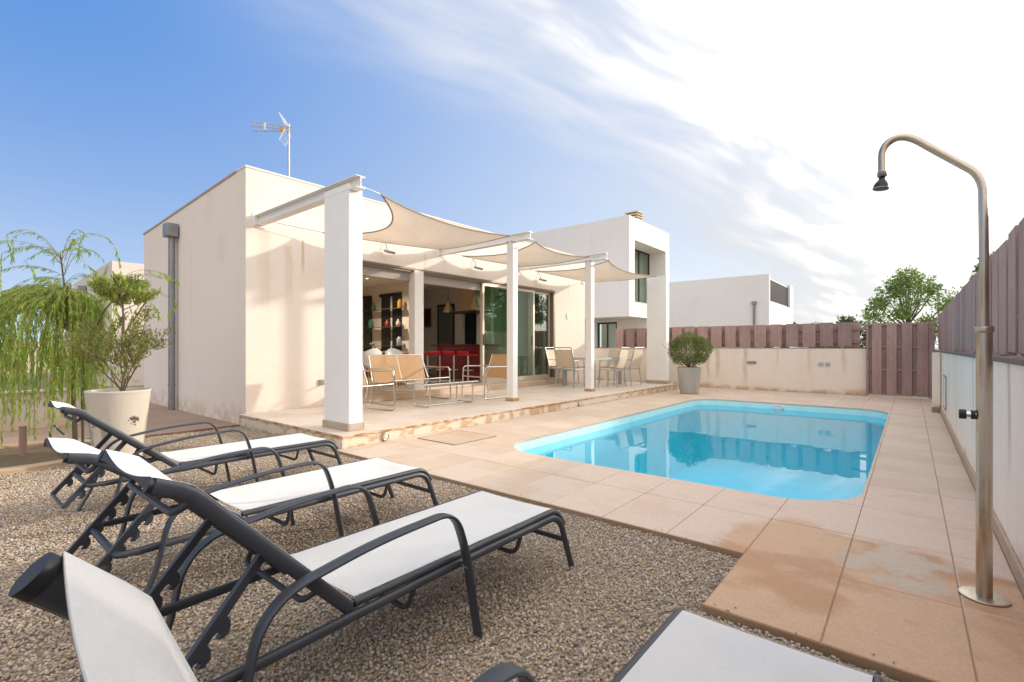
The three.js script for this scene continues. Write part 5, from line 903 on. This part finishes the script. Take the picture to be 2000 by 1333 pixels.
  for (let k = 0; k < 30; k++) { const r = 0.05 + 0.15 * rnd(), z = 0.15 + (rnd() - 0.5) * 0.4, top = 1.55 + 0.2 * rnd(); frond(at(0.08, 1.25), at(r * 0.6, top + 0.15, z * 0.5), at(r, top - 0.05, z), 0.3 + 0.75 * rnd() * (r < 0.28 ? 1 : 0.6), 60, 0.55, 0.5); }
  part('twigs', tw, std({ color: C(0.30, 0.26, 0.10), roughness: 1 }), t); part('crown', L.geo(), M.leaf, t);
  for (let k = 0; k < 5; k++) { const f = part('flower', new THREE.IcosahedronGeometry(0.018, 0), std({ color: C(0.65, 0.09, 0.03), roughness: 0.6 }), t); f.position.copy(at(0.04 + 0.02 * rnd(), 1.12 + 0.03 * rnd(), -0.06 + 0.02 * rnd())); }
}
function branchSet(rnd, starts, depth, out, tips, spread = 0.6, lift = 0.25) {
  const grow = (p, d, len, r, lv) => {
    const P = [p.clone()], dir = d.clone().normalize(); let q = p.clone(); const n = 5;
    for (let k = 0; k < n; k++) { dir.add(new THREE.Vector3((rnd() - 0.5) * 0.35, (rnd() - 0.35) * lift, (rnd() - 0.5) * 0.35)).normalize(); q = q.clone().addScaledVector(dir, len / n); P.push(q); if (lv <= 1) tips.push([q.clone(), dir.clone(), lv]); }
    out.push(sweep(P, r, r, null, lv > 1 ? 7 : 5, (k) => 1 - 0.55 * k));
    if (lv > 0) { const c = 2 + Math.floor(rnd() * 2.4); for (let k = 0; k < c; k++) { const i = 2 + Math.floor(rnd() * (P.length - 2)); grow(P[i], dir.clone().add(new THREE.Vector3((rnd() - 0.5) * 2 * spread, (rnd() - 0.3) * spread, (rnd() - 0.5) * 2 * spread)), len * (0.55 + 0.25 * rnd()), r * 0.55, lv - 1); } }
  };
  for (const [p, d, len, r] of starts) grow(p, d, len, r, depth);
}
{ // large pale pot with the leggy shrub
  const pe = -6.0, pn = 1.2;
  const pt = thing('large_planter', 'large pale tapered planter with dark stains beside the loungers', 'planter', [pe, G, pn]);
  part('vessel', lathe([[0, 0.01], [0.225, 0.0], [0.235, 0.02], [0.318, 0.66], [0.326, 0.685], [0.326, 0.70], [0.312, 0.705], [0.30, 0.69], [0.292, 0.62], [0, 0.61]], 56), M.terracottaPale, pt).geometry.scale(0.79, 1, 0.79);
  // the two soot-dark scars on its flank
  const stain = std({ color: C(0.10, 0.085, 0.065), roughness: 1 });
  for (const [a0, hh] of [[0.34, 0.43], [-1.12, 0.42]]) {
    const sp = [], rr = rng(Math.round(a0 * 100 + 500)), gs = () => rr() + rr() + rr() - 1.5;
    for (let k = 0; k < 90; k++) { const a = a0 + gs() * 0.17, h = hh + gs() * (0.012 + 0.03 * rr()) - (rr() < 0.2 ? 0.05 * rr() : 0), R = 0.79 * (0.235 + (h - 0.02) / 0.64 * 0.083) + 0.0008 + k * 2e-5; const g = new THREE.CircleGeometry(0.0025 + 0.007 * rr() * rr(), 7); g.scale(1 + rr() * 1.2, 0.6 + rr() * 0.5, 1); g.rotateX(-0.13); g.rotateY(a + Math.PI / 2); g.translate(Math.cos(a) * R, h, -Math.sin(a) * R); sp.push(g); }
    part('stain', sp, stain, pt);
  }
  part('soil', new THREE.CircleGeometry(0.232, 40).rotateX(-Math.PI / 2).translate(0, 0.64, 0), M.soil, pt);
  const t = thing('potted_shrub', 'leggy shrub with sparse tufts growing in the large pale planter', 'shrub', [pe, G + 0.64, pn]), rnd = rng(2718), out = [], tips = [], L = new Leaves();
  const at = (r, h, dpt = 0) => V(CAMR[0] * r - CAMR[1] * dpt, h, CAMR[1] * r + CAMR[0] * dpt);
  out.push(sweep([at(0.02, -0.03), at(0.04, 0.12), at(0.06, 0.3, 0.02), at(0.03, 0.5), at(0.05, 0.72), at(0.04, 0.9), at(0.02, 1.05)], 0.016, 0.016, null, 8, (k) => 1 - 0.6 * k));
  out.push(sweep([at(0.06, 0.62), at(0.14, 0.74), at(0.27, 0.93)], 0.008, 0.008, null, 6));
  const up = new THREE.Vector3(0, 1, 0), R = (x, z) => at(x, 0, z).normalize();
  branchSet(rnd, [[at(0.03, 0.05), R(1, -0.2).add(up.clone().multiplyScalar(1.3)), 0.36, 0.008], [at(0.03, 0.04), R(-1, 0.3).add(up.clone().multiplyScalar(0.9)), 0.34, 0.008], [at(0.04, 0.1), R(0.7, 1).add(up), 0.34, 0.007], [at(0.04, 0.12), R(-0.6, -1).add(up), 0.32, 0.007], [at(0.05, 0.3), R(1, 0.3).add(up.clone().multiplyScalar(0.9)), 0.26, 0.007], [at(0.05, 0.28), R(-1, -0.3).add(up.clone().multiplyScalar(0.6)), 0.32, 0.007], [at(0.05, 0.5), R(0.8, -0.6).add(up.clone().multiplyScalar(0.4)), 0.26, 0.005], [at(0.04, 0.03), R(1.2, -0.4).add(up.clone().multiplyScalar(1.0)), 0.36, 0.008], [at(0.03, 0.06), R(-1, -0.6).add(up.clone().multiplyScalar(1.2)), 0.42, 0.008], [at(0.05, 0.2), R(-0.8, 0.8).add(up.clone().multiplyScalar(1.0)), 0.36, 0.007], [at(0.05, 0.4), R(-1, 0.1).add(up.clone().multiplyScalar(0.7)), 0.28, 0.006]], 2, out, tips);
  const g1 = [0.24, 0.28, 0.04], g2 = [0.14, 0.17, 0.04], g3 = [0.42, 0.36, 0.08];
  for (const [p, d, lv] of tips) { if (rnd() < 0.15) continue; for (let k = 0; k < 9; k++) L.add(p.clone().add(new THREE.Vector3((rnd() - 0.5) * 0.05, (rnd() - 0.5) * 0.05, (rnd() - 0.5) * 0.05)), d.clone().add(new THREE.Vector3(rnd() - 0.5, rnd() - 0.2, rnd() - 0.5).multiplyScalar(1.6)), 0.022 + 0.014 * rnd(), 0.012, mixc(mixc(g1, g2, rnd()), g3, rnd() * 0.6), rnd); }
  // the tuft at the top
  const tips2 = []; branchSet(rnd, [0, 1, 2, 3, 4, 5, 6].map((k) => [at(0.03, 0.84 + 0.025 * k), R(Math.cos(k * 2.4), Math.sin(k * 2.4)).add(up.clone().multiplyScalar(0.35)), 0.17, 0.005]), 2, out, tips2, 0.7, 0.2);
  for (const [p, d] of tips2) for (let k = 0; k < 13; k++) L.add(p.clone().add(new THREE.Vector3((rnd() - 0.5) * 0.07, (rnd() - 0.5) * 0.05, (rnd() - 0.5) * 0.07)), d.clone().add(new THREE.Vector3(rnd() - 0.5, rnd() - 0.1, rnd() - 0.5).multiplyScalar(1.6)), 0.026 + 0.016 * rnd(), 0.014, mixc(mixc([0.36, 0.44, 0.06], [0.19, 0.26, 0.05], rnd()), [0.54, 0.53, 0.10], rnd() * 0.5), rnd);
  part('stems', out, M.twig, t); part('leaves', L.geo(), M.leaf, t);
}
{ // round bush in the grey pot
  const pe = -4.08, pn = 11.6;
  const p = thing('concrete_planter', 'tapered grey concrete planter beside the far white pier', 'planter', [pe, 0.001, pn]);
  part('vessel', lathe([[0, 0], [0.20, 0], [0.21, 0.012], [0.275, 0.60], [0.28, 0.62], [0.265, 0.63], [0.25, 0.615], [0.24, 0.56], [0, 0.55]], 40), M.concretePot, p); part('soil', new THREE.CircleGeometry(0.243, 32).rotateX(-Math.PI / 2).translate(0, 0.575, 0), M.soil, p);
  const t = thing('round_bush', 'rounded dense green bush in the grey concrete planter', 'shrub', [pe, 0.575, pn]), rnd = rng(1618), L = new Leaves(), out = [], tips = [];
  branchSet(rnd, Array.from({ length: 14 }, (_, k) => [V((rnd() - 0.5) * 0.1, 0, (rnd() - 0.5) * 0.1), new THREE.Vector3(Math.cos(k * 2.4) * (0.3 + rnd()), 0.75 + rnd() * 0.7, Math.sin(k * 2.4) * (0.3 + rnd())), 0.42 + 0.12 * rnd(), 0.010]), 1, out, tips, 0.7, 0.2);
  const c = V(0, 0.44, 0);
  for (let k = 0; k < 9500; k++) {
    const d = new THREE.Vector3(rnd() - 0.5, rnd() - 0.5, rnd() - 0.5).normalize(), lump = 0.80 + 0.34 * fbm(d.x * 3.2 + 9, d.y * 3.2 + d.z * 2.6 + 9, 4096, 4096, 401, 3), rr = (0.42 + 0.62 * Math.pow(rnd(), 0.42)) * lump;
    const q = c.clone().add(new THREE.Vector3(d.x * 0.47 * rr, d.y * 0.43 * rr - (d.y < 0 ? -0.06 : 0), d.z * 0.47 * rr)); if (q.y < 0.03) continue;
    L.add(q, d.clone().add(new THREE.Vector3(rnd() - 0.5, rnd() - 0.1, rnd() - 0.5).multiplyScalar(1.3)), 0.034 + 0.018 * rnd(), 0.016, mixc(mixc([0.24, 0.29, 0.06], [0.11, 0.155, 0.035], rnd()), [0.38, 0.38, 0.10], rnd() < 0.3 ? rnd() : 0), rnd);
  }
  part('stems', out, M.twig, t); part('leaves', L.geo(), M.leaf, t);
}
function tree(label, e, n, h0, crownH, crownR, seed, count, leaf, tones, group) {
  const t = thing('leafy_tree', label, 'tree', [e, -0.1, n], 0, group), rnd = rng(seed), out = [], tips = [], L = new Leaves();
  const trunkTop = h0 + crownH * 0.35; part('trunk', sweep([V(0, 0, 0), V(0.05, h0 * 0.5, 0.03), V(-0.03, h0, -0.02), V(0.02, trunkTop, 0.02)], 0.06 + crownR * 0.045, 0.06 + crownR * 0.045, null, 10, (k) => 1 - 0.5 * k), M.bark, t);
  const clumps = []; const nC = 34;
  for (let k = 0; k < nC; k++) { const a = k * 2.39996, y = (k + 0.5) / nC, rad = Math.sin(Math.PI * Math.pow(y, 0.75)) * 0.95 + 0.06, R = crownR * rad * Math.pow(0.25 + 0.75 * rnd(), 0.5); const p = V(Math.cos(a) * R, h0 + crownH * y, Math.sin(a) * R); clumps.push([p, crownR * (0.13 + 0.17 * rnd())]);
    const s = V(0, h0 * 0.7 + (trunkTop - h0 * 0.7) * Math.min(1, y * 1.2), 0); out.push(sweep([s, s.clone().lerp(p, 0.5).add(new THREE.Vector3(0, -0.06 * crownR, 0)), p], 0.02 * crownR + 0.008, 0.02 * crownR + 0.008, null, 5, (q) => 1 - 0.8 * q)); }
  for (let k = 0; k < count; k++) {
    const [p, R] = clumps[Math.floor(rnd() * nC)], d = new THREE.Vector3(rnd() - 0.5, rnd() - 0.5, rnd() - 0.5).normalize(), q = p.clone().addScaledVector(d, R * Math.pow(rnd(), 0.55) * (0.7 + 0.6 * rnd()));
    L.add(q, d.add(new THREE.Vector3(rnd() - 0.5, rnd() - 0.6, rnd() - 0.5)), leaf * (0.7 + 0.6 * rnd()), leaf * 0.6, mixc(mixc(tones[0], tones[1], rnd()), tones[2], rnd() < 0.35 ? rnd() : 0), rnd);
  }
  part('limbs', out, M.bark, t); part('crown', L.geo(), M.leaf, t); return t;
}
const TN1 = [[0.24, 0.36, 0.07], [0.14, 0.22, 0.05], [0.38, 0.47, 0.11]], TN2 = [[0.12, 0.18, 0.045], [0.07, 0.115, 0.03], [0.22, 0.27, 0.07]];
tree('airy green tree rising behind the garden gate', -0.1, 27.2, 1.2, 3.1, 1.95, 11, 9000, 0.12, TN1, 'trees beyond the boundary');
tree('low dark green tree left of the airy tree behind the fence', -2.3, 27.6, 0.7, 1.75, 1.3, 12, 4500, 0.13, TN2, 'trees beyond the boundary');
tree('green tree top showing above the right fence behind the shower', 1.78, 20, 1.4, 2.45, 0.72, 13, 3800, 0.10, TN1, 'trees beyond the boundary');
tree('small bush top peeping over the far fence near the low house', -4.35, 34.5, 1.1, 1.45, 1.0, 14, 2500, 0.13, TN2, 'trees beyond the boundary');
tree('tall tree beyond the right wall, mirrored in the glass doors', 6.5, 25.5, 2.0, 5.2, 2.7, 15, 9000, 0.2, TN2, 'trees beyond the boundary');
tree('second tall tree beyond the right wall, mirrored in the doors', 10.5, 30.5, 2.0, 5.6, 2.9, 16, 9000, 0.2, TN1, 'trees beyond the boundary');
shadows(scene);
renderer.render(scene, camera);
